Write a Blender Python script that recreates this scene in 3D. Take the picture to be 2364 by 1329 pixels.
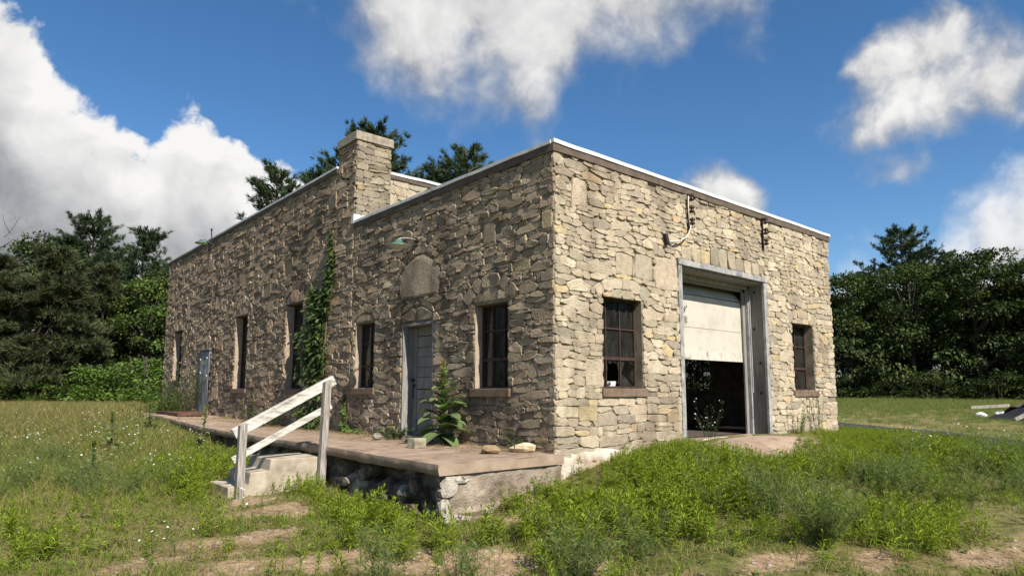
import bpy, math, random
import numpy as np
from mathutils import Vector, Matrix

random.seed(7)
RNG = np.random.default_rng(11)
scene = bpy.context.scene
for _o in list(bpy.data.objects):
    bpy.data.objects.remove(_o)
COL = scene.collection

# ------------------------------------------------------------------ camera
CAM = Vector((-5.984, -6.080, 1.39))
cam_data = bpy.data.cameras.new('camera')
cam_data.lens = 23.149
cam_data.sensor_width = 36.0
cam_data.sensor_fit = 'HORIZONTAL'
cam_data.shift_y = 0.0247
cam_data.clip_start = 0.05
cam_data.clip_end = 3000
cam = bpy.data.objects.new('camera', cam_data)
_r = Vector((0.75687, -0.65356, 0.0)); _b = Vector((-0.64893, -0.75151, -0.11888)); _u = _b.cross(_r)
cam.matrix_world = Matrix(((_r.x, _u.x, _b.x, CAM.x), (_r.y, _u.y, _b.y, CAM.y), (_r.z, _u.z, _b.z, CAM.z), (0, 0, 0, 1)))
COL.objects.link(cam)
scene.camera = cam

# ------------------------------------------------------------------ sun, exposure
SUN_DIR = Vector((-0.125, -1.0, 0.98)).normalized()
SUN_EL = math.asin(SUN_DIR.z)
SUN_AZ = math.atan2(SUN_DIR.x, SUN_DIR.y)
sun_data = bpy.data.lights.new('sun', 'SUN')
sun_data.energy = 5.0
sun_data.angle = math.radians(0.55)
sun_data.color = (1.0, 0.93, 0.82)
sun = bpy.data.objects.new('sun', sun_data)
sun.rotation_euler = SUN_DIR.to_track_quat('Z', 'Y').to_euler()
sun.location = (-5, -30, 40)
COL.objects.link(sun)
vs = scene.view_settings
vs.view_transform = 'Standard'
vs.look = 'None'
vs.exposure = 0.75
vs.gamma = 1.0
vs.use_curve_mapping = False
scene.cycles.max_bounces = 6
scene.cycles.diffuse_bounces = 3
scene.cycles.glossy_bounces = 3
scene.cycles.transmission_bounces = 4
scene.cycles.transparent_max_bounces = 12
scene.cycles.caustics_reflective = False
scene.cycles.caustics_refractive = False
scene.cycles.use_denoising = True

# ------------------------------------------------------------------ world: clear blue sky with cumulus
SKY_STRENGTH = 0.056
world = bpy.data.worlds.new('World')
scene.world = world
world.use_nodes = True
wn = world.node_tree
wn.nodes.clear()


def nd(tree, typ, **kw):
    n = tree.nodes.new(typ)
    for k, v in kw.items():
        if k == 'inp':
            for a, b in v.items():
                n.inputs[a].default_value = b
        else:
            setattr(n, k, v)
    return n


def math_nd(tree, op, a, b=None, clamp=False, c=None):
    n = tree.nodes.new('ShaderNodeMath')
    n.operation = op
    n.use_clamp = clamp
    for i, s in enumerate((a, b, c)):
        if s is None:
            continue
        if isinstance(s, (int, float)):
            n.inputs[i].default_value = s
        else:
            tree.links.new(s, n.inputs[i])
    return n.outputs[0]


def vmath(tree, op, a, b=None, scale=None):
    n = tree.nodes.new('ShaderNodeVectorMath')
    n.operation = op
    for i, s in enumerate((a, b)):
        if s is None:
            continue
        if isinstance(s, (tuple, list)):
            n.inputs[i].default_value = s
        else:
            tree.links.new(s, n.inputs[i])
    if scale is not None:
        if isinstance(scale, (int, float)):
            n.inputs['Scale'].default_value = scale
        else:
            tree.links.new(scale, n.inputs['Scale'])
    return n


def mixrgb(tree, fac, a, b, mode='MIX', clamp=False):
    n = tree.nodes.new('ShaderNodeMix')
    n.data_type = 'RGBA'
    n.blend_type = mode
    n.clamp_result = clamp
    for s, k in ((fac, 0), (a, 6), (b, 7)):
        if isinstance(s, (int, float)):
            n.inputs[k].default_value = s
        elif isinstance(s, (tuple, list)):
            n.inputs[k].default_value = tuple(s) + ((1.0,) if len(s) == 3 else ())
        else:
            tree.links.new(s, n.inputs[k])
    return n.outputs[2]


# cumulus: skyline of the low banks and underside of the high ones, degrees of elevation over azimuth
BANK_TOP = [(0, 15), (6, 16), (10.4, 15.2), (12, 14.9), (13.6, 14.2), (15.2, 12.8), (16.3, 10.6), (19, 10.4), (21.7, 9.8), (24, 8.5), (27.2, 7.5), (36.5, 6),
            (45, 5), (58, 6), (62, 12), (64.3, 14), (66.6, 16.6), (67.7, 18.0), (69.1, 18.1), (70.8, 18.9), (72.9, 19.8), (75.2, 20.8), (77.4, 20.2), (78.5, 18.6), (80.1, 19.8), (81.9, 20.6), (83.9, 21.9), (86.1, 22.9), (88.9, 26), (93, 29), (99, 24), (105, 12), (110, 5)]
HIGH_BOT = [(0, 29), (9.6, 28), (15, 29.5), (19.7, 30), (24, 29.5), (27.2, 29.8), (31.5, 30.2), (34.5, 29.0), (38.0, 27.0), (40.6, 27.4), (42.4, 28.0), (44.0, 26.2), (46.1, 24.2), (48.9, 23.0), (54.4, 23.0), (57.9, 23.4), (60.0, 24.6), (61.2, 27.2), (63, 28.6), (65.7, 30), (67.9, 31.5), (71, 35), (78, 38), (110, 38)]
PUFFS = [(31.2, 14.2, 4.2, 4.6, 1.5), (16.8, 22.6, 5.6, 4.6, 1.15), (19.2, 20.8, 4.2, 2.9, .8), (11.3, 21.8, 2.3, 3.4, .75), (17.4, 16.4, 2.8, 1.5, .5)]


def curve_nd(tree, fac, pts, ys):
    n = tree.nodes.new('ShaderNodeFloatCurve')
    c = n.mapping.curves[0]
    c.points[0].location = (pts[0][0] / 110, pts[0][1] / ys); c.points[1].location = (pts[-1][0] / 110, pts[-1][1] / ys)
    for (x, y) in pts[1:-1]:
        c.points.new(x / 110, y / ys)
    for p in c.points: p.handle_type = 'AUTO_CLAMPED'
    n.mapping.update()
    tree.links.new(fac, n.inputs['Value'])
    return math_nd(tree, 'MULTIPLY', n.outputs[0], ys)


def remap(tree, v, a, b, c=0.0, d=1.0, smooth=True):
    n = nd(tree, 'ShaderNodeMapRange', interpolation_type='SMOOTHSTEP' if smooth else 'LINEAR', inp={'From Min': a, 'From Max': b, 'To Min': c, 'To Max': d})
    tree.links.new(v, n.inputs['Value'])
    return n.outputs[0]


tc = nd(wn, 'ShaderNodeTexCoord')
nrm = vmath(wn, 'NORMALIZE', tc.outputs['Generated']).outputs[0]
warp = nd(wn, 'ShaderNodeTexNoise', inp={'Scale': 9.0, 'Detail': 2.0, 'Roughness': 0.6}); wn.links.new(nrm, warp.inputs['Vector'])
wv = vmath(wn, 'SCALE', vmath(wn, 'SUBTRACT', warp.outputs['Color'], (0.5, 0.5, 0.5)).outputs[0], scale=0.05).outputs[0]
dd = vmath(wn, 'ADD', nrm, wv).outputs[0]
sep = nd(wn, 'ShaderNodeSeparateXYZ'); wn.links.new(dd, sep.inputs[0])
az = math_nd(wn, 'MULTIPLY', math_nd(wn, 'ARCTAN2', sep.outputs[1], sep.outputs[0]), 57.2958)
el = math_nd(wn, 'MULTIPLY', math_nd(wn, 'ARCSINE', sep.outputs[2]), 57.2958)
azn = math_nd(wn, 'DIVIDE', az, 110.0, clamp=True)
dA = math_nd(wn, 'SUBTRACT', curve_nd(wn, azn, BANK_TOP, 40.0), el)
dB = math_nd(wn, 'SUBTRACT', el, curve_nd(wn, azn, HIGH_BOT, 40.0))
cmb = nd(wn, 'ShaderNodeCombineXYZ'); wn.links.new(az, cmb.inputs[0]); wn.links.new(el, cmb.inputs[1])
dP = None
for (a, e, ra, re, w) in PUFFS:
    m = vmath(wn, 'MULTIPLY', vmath(wn, 'SUBTRACT', cmb.outputs[0], (a, e, 0)).outputs[0], (1 / ra, 1 / re, 0)).outputs[0]
    l = vmath(wn, 'DOT_PRODUCT', m, m).outputs['Value']
    q = math_nd(wn, 'MULTIPLY_ADD', l, -w, c=w)
    dP = q if dP is None else math_nd(wn, 'SMOOTH_MAX', dP, q, c=0.3)
# fine billows, and the same billows a little towards the sun for their relief
fb = nd(wn, 'ShaderNodeTexNoise', inp={'Scale': 15.0, 'Detail': 6.0, 'Roughness': 0.56}); wn.links.new(dd, fb.inputs['Vector'])
fb2 = nd(wn, 'ShaderNodeTexNoise', inp={'Scale': 15.0, 'Detail': 3.0, 'Roughness': 0.5}); wn.links.new(vmath(wn, 'ADD', dd, (0.012, -0.012, 0.022)).outputs[0], fb2.inputs['Vector'])
relief = math_nd(wn, 'SUBTRACT', fb.outputs['Fac'], fb2.outputs['Fac'])
fine = math_nd(wn, 'SUBTRACT', fb.outputs['Fac'], 0.5)
big = nd(wn, 'ShaderNodeTexNoise', inp={'Scale': 5.0, 'Detail': 3.0, 'Roughness': 0.55}); wn.links.new(nrm, big.inputs['Vector'])
bigc = math_nd(wn, 'SUBTRACT', big.outputs['Fac'], 0.5)
# outside the surveyed part of the sky the same kind of scattered cumulus goes on
off = math_nd(wn, 'ABSOLUTE', math_nd(wn, 'SUBTRACT', az, 50.0))
outm = math_nd(wn, 'MAXIMUM', remap(wn, off, 46.0, 60.0), remap(wn, el, 34.0, 46.0))
gen = math_nd(wn, 'MULTIPLY_ADD', bigc, 9.0, c=-0.6)
inv = math_nd(wn, 'SUBTRACT', 1.0, outm)
edA = math_nd(wn, 'MULTIPLY_ADD', fine, 9.0, c=dA)
edB = math_nd(wn, 'ADD', math_nd(wn, 'MULTIPLY', bigc, 15.0), math_nd(wn, 'MULTIPLY_ADD', fine, 9.0, c=dB))
edP = math_nd(wn, 'ADD', math_nd(wn, 'MULTIPLY', bigc, 1.6), math_nd(wn, 'MULTIPLY_ADD', fine, 2.6, c=dP))
edG = math_nd(wn, 'MULTIPLY_ADD', fine, 2.5, c=gen)
soft = remap(wn, az, 24.0, 44.0)
cAm = nd(wn, 'ShaderNodeMix', data_type='FLOAT'); wn.links.new(soft, cAm.inputs[0]); wn.links.new(remap(wn, edA, -1.4, 3.6, 0.0, 0.93), cAm.inputs[2]); wn.links.new(remap(wn, edA, -0.1, 1.1), cAm.inputs[3])
cA = math_nd(wn, 'MULTIPLY', cAm.outputs[0], inv)
cB = math_nd(wn, 'MULTIPLY', remap(wn, edB, -1.6, 5.8), inv)
cP = math_nd(wn, 'MULTIPLY', remap(wn, edP, -0.3, 1.0), inv)
cG = math_nd(wn, 'MULTIPLY', remap(wn, edG, 0.0, 0.9), outm)
lA = math_nd(wn, 'MULTIPLY_ADD', relief, 0.9, c=remap(wn, math_nd(wn, 'MULTIPLY_ADD', bigc, 6.0, c=dA), 1.0, 13.5, 1.0, 0.06), clamp=True)
lB = math_nd(wn, 'MULTIPLY_ADD', relief, 0.9, c=remap(wn, edB, 0.5, 7.5, 0.30, 0.72), clamp=True)
lP = math_nd(wn, 'MULTIPLY_ADD', relief, 0.9, c=remap(wn, edP, 0.1, 1.3, 0.30, 0.82), clamp=True)
sky = nd(wn, 'ShaderNodeTexSky', sky_type='NISHITA')
sky.sun_disc = False
sky.sun_elevation = SUN_EL
sky.sun_rotation = SUN_AZ
sky.altitude = 300
sky.air_density = 1.0
sky.dust_density = 0.25
sky.ozone_density = 3.0
hsv = nd(wn, 'ShaderNodeHueSaturation', inp={'Hue': 0.5, 'Saturation': 1.22, 'Value': 1.45}); wn.links.new(sky.outputs[0], hsv.inputs['Color'])
CW = 0.56 / SKY_STRENGTH
CG = 0.165 / SKY_STRENGTH
grey = (CG * 0.92, CG * 0.98, CG * 1.08); white = (CW, CW * 0.99, CW * 0.975)
final = hsv.outputs[0]
for c_, l_ in ((cG, 0.75), (cB, lB), (cP, lP), (cA, lA)):
    final = mixrgb(wn, c_, final, mixrgb(wn, l_, grey, white))
bg = nd(wn, 'ShaderNodeBackground', inp={'Strength': SKY_STRENGTH})
wo = nd(wn, 'ShaderNodeOutputWorld')
wn.links.new(final, bg.inputs['Color'])
wn.links.new(bg.outputs[0], wo.inputs['Surface'])
world.cycles.sampling_method = 'MANUAL'
world.cycles.sample_map_resolution = 256


# ------------------------------------------------------------------ helpers
def tag(o, label=None, cat=None, group=None, kind=None):
    if label: o['label'] = label
    if cat: o['category'] = cat
    if group: o['group'] = group
    if kind: o['kind'] = kind
    return o


def empty(name, loc=(0, 0, 0)):
    o = bpy.data.objects.new(name, None)
    o.location = loc
    o.empty_display_size = 0.2
    COL.objects.link(o)
    return o


def link(name, me, parent=None):
    o = bpy.data.objects.new(name, me)
    COL.objects.link(o)
    if parent is not None:
        o.parent = parent
        p = parent
        off = Vector((0, 0, 0))
        while p is not None:
            off += p.location
            p = p.parent
        o.location = -off          # meshes are written in world coordinates
    return o


class MB:
    """collects boxes, bars, tubes and polygons into one mesh"""
    def __init__(self):
        self.v = []; self.f = []

    def poly(self, pts):
        n = len(self.v); self.v += [tuple(p) for p in pts]; self.f.append(tuple(range(n, n + len(pts))))
        return self

    def hexa(self, c):      # 8 corners: bottom 4 (ccw), top 4
        n = len(self.v); self.v += [tuple(p) for p in c]
        for q in ((0, 3, 2, 1), (4, 5, 6, 7), (0, 1, 5, 4), (1, 2, 6, 5), (2, 3, 7, 6), (3, 0, 4, 7)):
            self.f.append(tuple(n + i for i in q))
        return self

    def box(self, a, b):
        x0, y0, z0 = (min(a[i], b[i]) for i in range(3)); x1, y1, z1 = (max(a[i], b[i]) for i in range(3))
        return self.hexa([(x0, y0, z0), (x1, y0, z0), (x1, y1, z0), (x0, y1, z0), (x0, y0, z1), (x1, y0, z1), (x1, y1, z1), (x0, y1, z1)])

    def bar(self, p, q, w, h, up=(0, 0, 1)):
        p = Vector(p); q = Vector(q); d = (q - p).normalized(); s = d.cross(Vector(up)).normalized(); u = s.cross(d)
        c = []
        for e in (p, q):
            c += [e - s * w / 2 - u * h / 2, e + s * w / 2 - u * h / 2, e + s * w / 2 + u * h / 2, e - s * w / 2 + u * h / 2]
        return self.hexa(c)

    def tube(self, pts, r, seg=6, cap=True):
        pts = [Vector(p) for p in pts]
        rs = r if isinstance(r, (list, tuple)) else [r] * len(pts)
        base = len(self.v)
        ref = Vector((0.13, 0.31, 0.94))
        for i, p in enumerate(pts):
            d = (pts[min(i + 1, len(pts) - 1)] - pts[max(i - 1, 0)]).normalized()
            if abs(d.dot(ref)) > 0.95: ref = Vector((0.9, 0.2, 0.1))
            s = d.cross(ref).normalized(); t = d.cross(s)
            for k in range(seg):
                a = 2 * math.pi * k / seg
                self.v.append(tuple(p + (s * math.cos(a) + t * math.sin(a)) * rs[i]))
        for i in range(len(pts) - 1):
            for k in range(seg):
                a = base + i * seg + k; b = base + i * seg + (k + 1) % seg
                self.f.append((a, b, b + seg, a + seg))
        if cap:
            self.f.append(tuple(base + k for k in range(seg))[::-1])
            self.f.append(tuple(base + (len(pts) - 1) * seg + k for k in range(seg)))
        return self

    def lathe(self, o, axis, prof, seg=16):
        o = Vector(o); ax = Vector(axis).normalized()
        s = ax.cross(Vector((0.3, 0.5, 0.81))).normalized(); t = ax.cross(s)
        base = len(self.v)
        for (h, r) in prof:
            for k in range(seg):
                a = 2 * math.pi * k / seg
                self.v.append(tuple(o + ax * h + (s * math.cos(a) + t * math.sin(a)) * r))
        for i in range(len(prof) - 1):
            for k in range(seg):
                a = base + i * seg + k; b = base + i * seg + (k + 1) % seg
                self.f.append((a, b, b + seg, a + seg))
        return self

    def mesh(self, name, mat, smooth=False):
        me = bpy.data.meshes.new(name)
        me.from_pydata(self.v, [], self.f)
        me.materials.append(mat)
        if smooth:
            me.polygons.foreach_set('use_smooth', [True] * len(me.polygons))
        me.update()
        return me

    def build(self, name, mat, parent=None, smooth=False, bevel=0.0):
        o = link(name, self.mesh(name, mat, smooth), parent)
        if bevel:
            m = o.modifiers.new('bevel', 'BEVEL'); m.width = bevel; m.segments = 2; m.limit_method = 'ANGLE'
        return o


def np_mesh(name, V, F, mat, attr=None):
    """V (n,3) float, F (m,k) int quads or tris; attr: per-vertex rgb"""
    me = bpy.data.meshes.new(name)
    V = np.asarray(V, np.float32); F = np.asarray(F, np.int32)
    k = F.shape[1]
    me.vertices.add(len(V)); me.vertices.foreach_set('co', V.ravel())
    me.loops.add(F.size); me.loops.foreach_set('vertex_index', F.ravel())
    me.polygons.add(len(F)); me.polygons.foreach_set('loop_start', np.arange(0, F.size, k, dtype=np.int32))
    if attr is not None:
        a = me.attributes.new('tint', 'FLOAT_COLOR', 'POINT')
        c = np.ones((len(V), 4), np.float32); c[:, :3] = attr
        a.data.foreach_set('color', c.ravel())
    me.materials.append(mat)
    me.update(calc_edges=True)
    return me


def smooth_noise(nx, ny, cell, rng):
    """value noise on an nx x ny grid, lattice spacing 'cell' pixels, range -1..1"""
    gx = int(nx / cell) + 3; gy = int(ny / cell) + 3
    L = rng.uniform(-1, 1, (gx, gy))
    x = np.arange(nx) / cell; y = np.arange(ny) / cell
    xi = x.astype(int); yi = y.astype(int)
    fx = (x - xi); fy = (y - yi); fx = fx * fx * (3 - 2 * fx); fy = fy * fy * (3 - 2 * fy)
    a = L[np.ix_(xi, yi)]; b = L[np.ix_(xi + 1, yi)]; c = L[np.ix_(xi, yi + 1)]; d = L[np.ix_(xi + 1, yi + 1)]
    fx = fx[:, None]; fy = fy[None, :]
    return (a * (1 - fx) + b * fx) * (1 - fy) + (c * (1 - fx) + d * fx) * fy


_LAT = np.random.default_rng(5).uniform(-1, 1, (256, 256))


def vnoise(x, y, s):
    """periodic value noise of world points, scale s metres"""
    x = np.asarray(x, float) / s + 1000.3; y = np.asarray(y, float) / s + 1000.7
    xi = np.floor(x).astype(int); yi = np.floor(y).astype(int)
    fx = x - xi; fy = y - yi; fx = fx * fx * (3 - 2 * fx); fy = fy * fy * (3 - 2 * fy)
    L = lambda a, b: _LAT[a % 256, b % 256]
    return (L(xi, yi) * (1 - fx) + L(xi + 1, yi) * fx) * (1 - fy) + (L(xi, yi + 1) * (1 - fx) + L(xi + 1, yi + 1) * fx) * fy


# ------------------------------------------------------------------ materials
def pmat(name, cols, scale=6.0, rough=0.85, bump=0.0, bscale=40.0, detail=6.0, stretch=(1, 1, 1), attr=False, spec=0.3,
         metal=0.0, trans=0.0, contrast=(0.3, 0.7), bdist=0.01, obj=False):
    """procedural material: colour ramp over noise, optional per-vertex tint, bump and leaf translucency"""
    m = bpy.data.materials.new(name)
    m.use_nodes = True
    t = m.node_tree
    b = t.nodes['Principled BSDF']
    co = nd(t, 'ShaderNodeTexCoord').outputs['Object'] if obj else nd(t, 'ShaderNodeNewGeometry').outputs['Position']
    mp = vmath(t, 'MULTIPLY', co, stretch).outputs[0]
    n = nd(t, 'ShaderNodeTexNoise', inp={'Scale': scale, 'Detail': detail, 'Roughness': 0.6})
    t.links.new(mp, n.inputs['Vector'])
    r = nd(t, 'ShaderNodeValToRGB')
    e = r.color_ramp.elements
    while len(e) < len(cols): e.new(0.5)
    for i, c in enumerate(cols):
        e[i].position = contrast[0] + (contrast[1] - contrast[0]) * i / max(1, len(cols) - 1)
        e[i].color = tuple(c) + (1,)
    t.links.new(n.outputs['Fac'], r.inputs[0])
    out = r.outputs[0]
    if attr:
        at = nd(t, 'ShaderNodeAttribute', attribute_name='tint')
        out = mixrgb(t, 1.0, at.outputs['Color'], out, 'MULTIPLY')
    t.links.new(out, b.inputs['Base Color'])
    b.inputs['Roughness'].default_value = rough
    b.inputs['Specular IOR Level'].default_value = spec
    b.inputs['Metallic'].default_value = metal
    if bump:
        n2 = nd(t, 'ShaderNodeTexNoise', inp={'Scale': bscale, 'Detail': 5.0, 'Roughness': 0.65})
        t.links.new(mp, n2.inputs['Vector'])
        bp = nd(t, 'ShaderNodeBump', inp={'Strength': bump, 'Distance': bdist})
        t.links.new(n2.outputs['Fac'], bp.inputs['Height'])
        t.links.new(bp.outputs[0], b.inputs['Normal'])
    if trans:
        tr = nd(t, 'ShaderNodeBsdfTranslucent')
        tc_ = mixrgb(t, 1.0, out, (1.15, 1.25, 0.55), 'MULTIPLY')
        t.links.new(tc_, tr.inputs['Color'])
        mx = nd(t, 'ShaderNodeMixShader', inp={0: trans})
        t.links.new(b.outputs[0], mx.inputs[1]); t.links.new(tr.outputs[0], mx.inputs[2])
        t.links.new(mx.outputs[0], t.nodes['Material Output'].inputs['Surface'])
    return m


def stone_material(name, stain_cols, stain_amount, bump, chisel, st0=.5):
    m = bpy.data.materials.new(name)
    m.use_nodes = True
    t = m.node_tree
    b = t.nodes['Principled BSDF']
    pos = nd(t, 'ShaderNodeNewGeometry').outputs['Position']
    at = nd(t, 'ShaderNodeAttribute', attribute_name='tint')
    n1 = nd(t, 'ShaderNodeTexNoise', inp={'Scale': 14.0, 'Detail': 8.0, 'Roughness': 0.7}); t.links.new(pos, n1.inputs['Vector'])
    r1 = nd(t, 'ShaderNodeMapRange', inp={'From Min': 0.3, 'From Max': 0.7, 'To Min': 0.72, 'To Max': 1.16}); t.links.new(n1.outputs['Fac'], r1.inputs['Value'])
    hs = nd(t, 'ShaderNodeVectorMath', operation='SCALE'); t.links.new(at.outputs['Color'], hs.inputs[0]); t.links.new(r1.outputs[0], hs.inputs['Scale'])
    col = hs.outputs[0]
    # pits and lichen specks
    n3 = nd(t, 'ShaderNodeTexNoise', inp={'Scale': 55.0, 'Detail': 4.0, 'Roughness': 0.7}); t.links.new(pos, n3.inputs['Vector'])
    r3 = nd(t, 'ShaderNodeMapRange', interpolation_type='SMOOTHSTEP', inp={'From Min': 0.60, 'From Max': 0.72, 'To Max': 0.7}); t.links.new(n3.outputs['Fac'], r3.inputs['Value'])
    col = mixrgb(t, r3.outputs[0], col, (0.085, 0.072, 0.05))
    # weather stains of their own shape
    n2 = nd(t, 'ShaderNodeTexNoise', inp={'Scale': 0.9, 'Detail': 9.0, 'Roughness': 0.68})
    st = vmath(t, 'MULTIPLY', pos, (1, 1, 0.6)).outputs[0]
    t.links.new(st, n2.inputs['Vector'])
    r2 = nd(t, 'ShaderNodeMapRange', interpolation_type='SMOOTHSTEP', inp={'From Min': st0, 'From Max': st0 + .2, 'To Max': stain_amount}); t.links.new(n2.outputs['Fac'], r2.inputs['Value'])
    col = mixrgb(t, r2.outputs[0], col, stain_cols)
    t.links.new(col, b.inputs['Base Color'])
    b.inputs['Roughness'].default_value = 0.92
    b.inputs['Specular IOR Level'].default_value = 0.2
    sc = vmath(t, 'MULTIPLY', pos, (1, 1, chisel)).outputs[0]
    nb = nd(t, 'ShaderNodeTexNoise', inp={'Scale': 48.0, 'Detail': 5.0, 'Roughness': 0.62}); t.links.new(sc, nb.inputs['Vector'])
    bp = nd(t, 'ShaderNodeBump', inp={'Strength': bump, 'Distance': 0.03}); t.links.new(nb.outputs['Fac'], bp.inputs['Height'])
    t.links.new(bp.outputs[0], b.inputs['Normal'])
    return m


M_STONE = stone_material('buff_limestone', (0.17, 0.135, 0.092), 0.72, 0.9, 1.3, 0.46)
M_STONE_L = stone_material('weathered_shade_limestone', (0.075, 0.06, 0.045), 0.75, 1.0, 0.55, 0.46)  # darker than the front stone, for weathering and for the wall's shade
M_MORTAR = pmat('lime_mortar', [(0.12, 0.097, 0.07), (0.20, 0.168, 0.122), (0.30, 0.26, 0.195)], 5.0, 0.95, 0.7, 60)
M_MORTAR_L = pmat('shade_mortar', [(0.09, 0.072, 0.054), (0.16, 0.13, 0.097), (0.26, 0.21, 0.16)], 5.0, 0.95, 0.8, 60)  # side-wall mortar, part of its shade put into the colour
M_SILL = pmat('brown_sandstone', [(0.10, 0.066, 0.046), (0.155, 0.105, 0.074), (0.19, 0.135, 0.098)], 7.0, 0.85, 0.3, 70)
M_WHITE = pmat('white_metal_edge', [(0.42, 0.42, 0.41), (0.56, 0.56, 0.55), (0.62, 0.62, 0.61)], 6.0, 0.55, 0.2, 20)
M_FASCIA = pmat('brown_fascia', [(0.075, 0.056, 0.042), (0.13, 0.10, 0.078)], 9.0, 0.8, 0.3, 40)
M_CAP = pmat('chimney_concrete', [(0.17, 0.145, 0.11), (0.28, 0.24, 0.19), (0.36, 0.31, 0.24)], 14.0, 0.95, 0.8, 80)
M_ROOF = pmat('roof_felt', [(0.05, 0.05, 0.05), (0.09, 0.09, 0.09)], 6.0, 0.9)
M_STEEL = pmat('rusty_steel_frame', [(0.022, 0.013, 0.011), (0.05, 0.026, 0.02), (0.075, 0.036, 0.026)], 18.0, 0.7, 0.2, 80)
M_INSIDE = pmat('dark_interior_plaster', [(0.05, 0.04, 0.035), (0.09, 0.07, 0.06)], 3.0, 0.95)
M_GREYWOOD = pmat('grey_painted_wood', [(0.13, 0.125, 0.115), (0.225, 0.215, 0.20), (0.30, 0.287, 0.27)], 9.0, 0.75, 0.5, 30, stretch=(3, 3, 0.35))
M_DARKWOOD = pmat('weathered_grey_plank', [(0.115, 0.107, 0.097), (0.20, 0.187, 0.17), (0.28, 0.263, 0.24)], 11.0, 0.85, 0.7, 30, stretch=(3, 3, 0.22))
M_CASING = pmat('pale_grey_casing', [(0.14, 0.138, 0.13), (0.28, 0.275, 0.265), (0.38, 0.375, 0.362)], 12.0, 0.75, 0.4, 35, stretch=(1, 1, 0.6))
M_DOORWHITE = pmat('white_door_paint', [(0.38, 0.345, 0.28), (0.47, 0.437, 0.37), (0.50, 0.467, 0.40)], 2.5, 0.55, 0.05, 25)
M_SHEET = pmat('blue_grey_sheet_metal', [(0.17, 0.175, 0.188), (0.235, 0.24, 0.256), (0.29, 0.293, 0.308)], 5.0, 0.55, 0.15, 15)
M_RAIL = pmat('weathered_white_rail_wood', [(0.13, 0.115, 0.095), (0.36, 0.335, 0.295), (0.50, 0.475, 0.43), (0.60, 0.575, 0.53)], 15.0, 0.85, 0.8, 40, stretch=(0.35, 2.5, 1.6), contrast=(.27, .68))
M_POST = pmat('weathered_grey_post_wood', [(0.115, 0.10, 0.085), (0.26, 0.235, 0.205), (0.42, 0.39, 0.35)], 14.0, 0.85, 0.7, 40, stretch=(3, 3, 0.25))
M_SLAB = pmat('pink_brown_concrete', [(0.13, 0.095, 0.07), (0.25, 0.18, 0.128), (0.32, 0.24, 0.175), (0.39, 0.31, 0.24)], 3.2, 0.94, 0.8, 70, detail=14, contrast=(.27, .72))
M_BLOCKFACE = pmat('rough_concrete_face', [(0.13, 0.10, 0.075), (0.24, 0.19, 0.14), (0.31, 0.255, 0.195), (0.48, 0.42, 0.34)], 4.0, 0.95, 1.0, 50, detail=12, contrast=(.3, .72), bdist=.025)
M_STEP = pmat('pale_step_concrete', [(0.17, 0.14, 0.10), (0.30, 0.255, 0.19), (0.38, 0.33, 0.255), (0.46, 0.41, 0.33)], 4.5, 0.92, 0.4, 80, detail=8)
M_RUST = pmat('rusted_plate', [(0.045, 0.026, 0.018), (0.09, 0.048, 0.03), (0.13, 0.07, 0.045)], 12.0, 0.85, 0.4, 60)
M_BLACKIRON = pmat('black_iron', [(0.014, 0.012, 0.011), (0.035, 0.028, 0.024)], 30.0, 0.6, 0.2, 90)
M_BROWNGLAZE = pmat('brown_porcelain', [(0.035, 0.016, 0.012), (0.07, 0.03, 0.02)], 20.0, 0.25)
M_GREENENAMEL = pmat('green_enamel', [(0.05, 0.10, 0.075), (0.085, 0.15, 0.115)], 8.0, 0.4)
M_ENAMELWHITE = pmat('white_enamel', [(0.6, 0.6, 0.56), (0.7, 0.7, 0.66)], 8.0, 0.4)
M_WIRE = pmat('pale_cable', [(0.42, 0.38, 0.32), (0.55, 0.5, 0.43)], 30.0, 0.7)
M_GALV = pmat('grey_pipe', [(0.25, 0.24, 0.22), (0.42, 0.40, 0.36)], 20.0, 0.55, metal=0.3)


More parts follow.
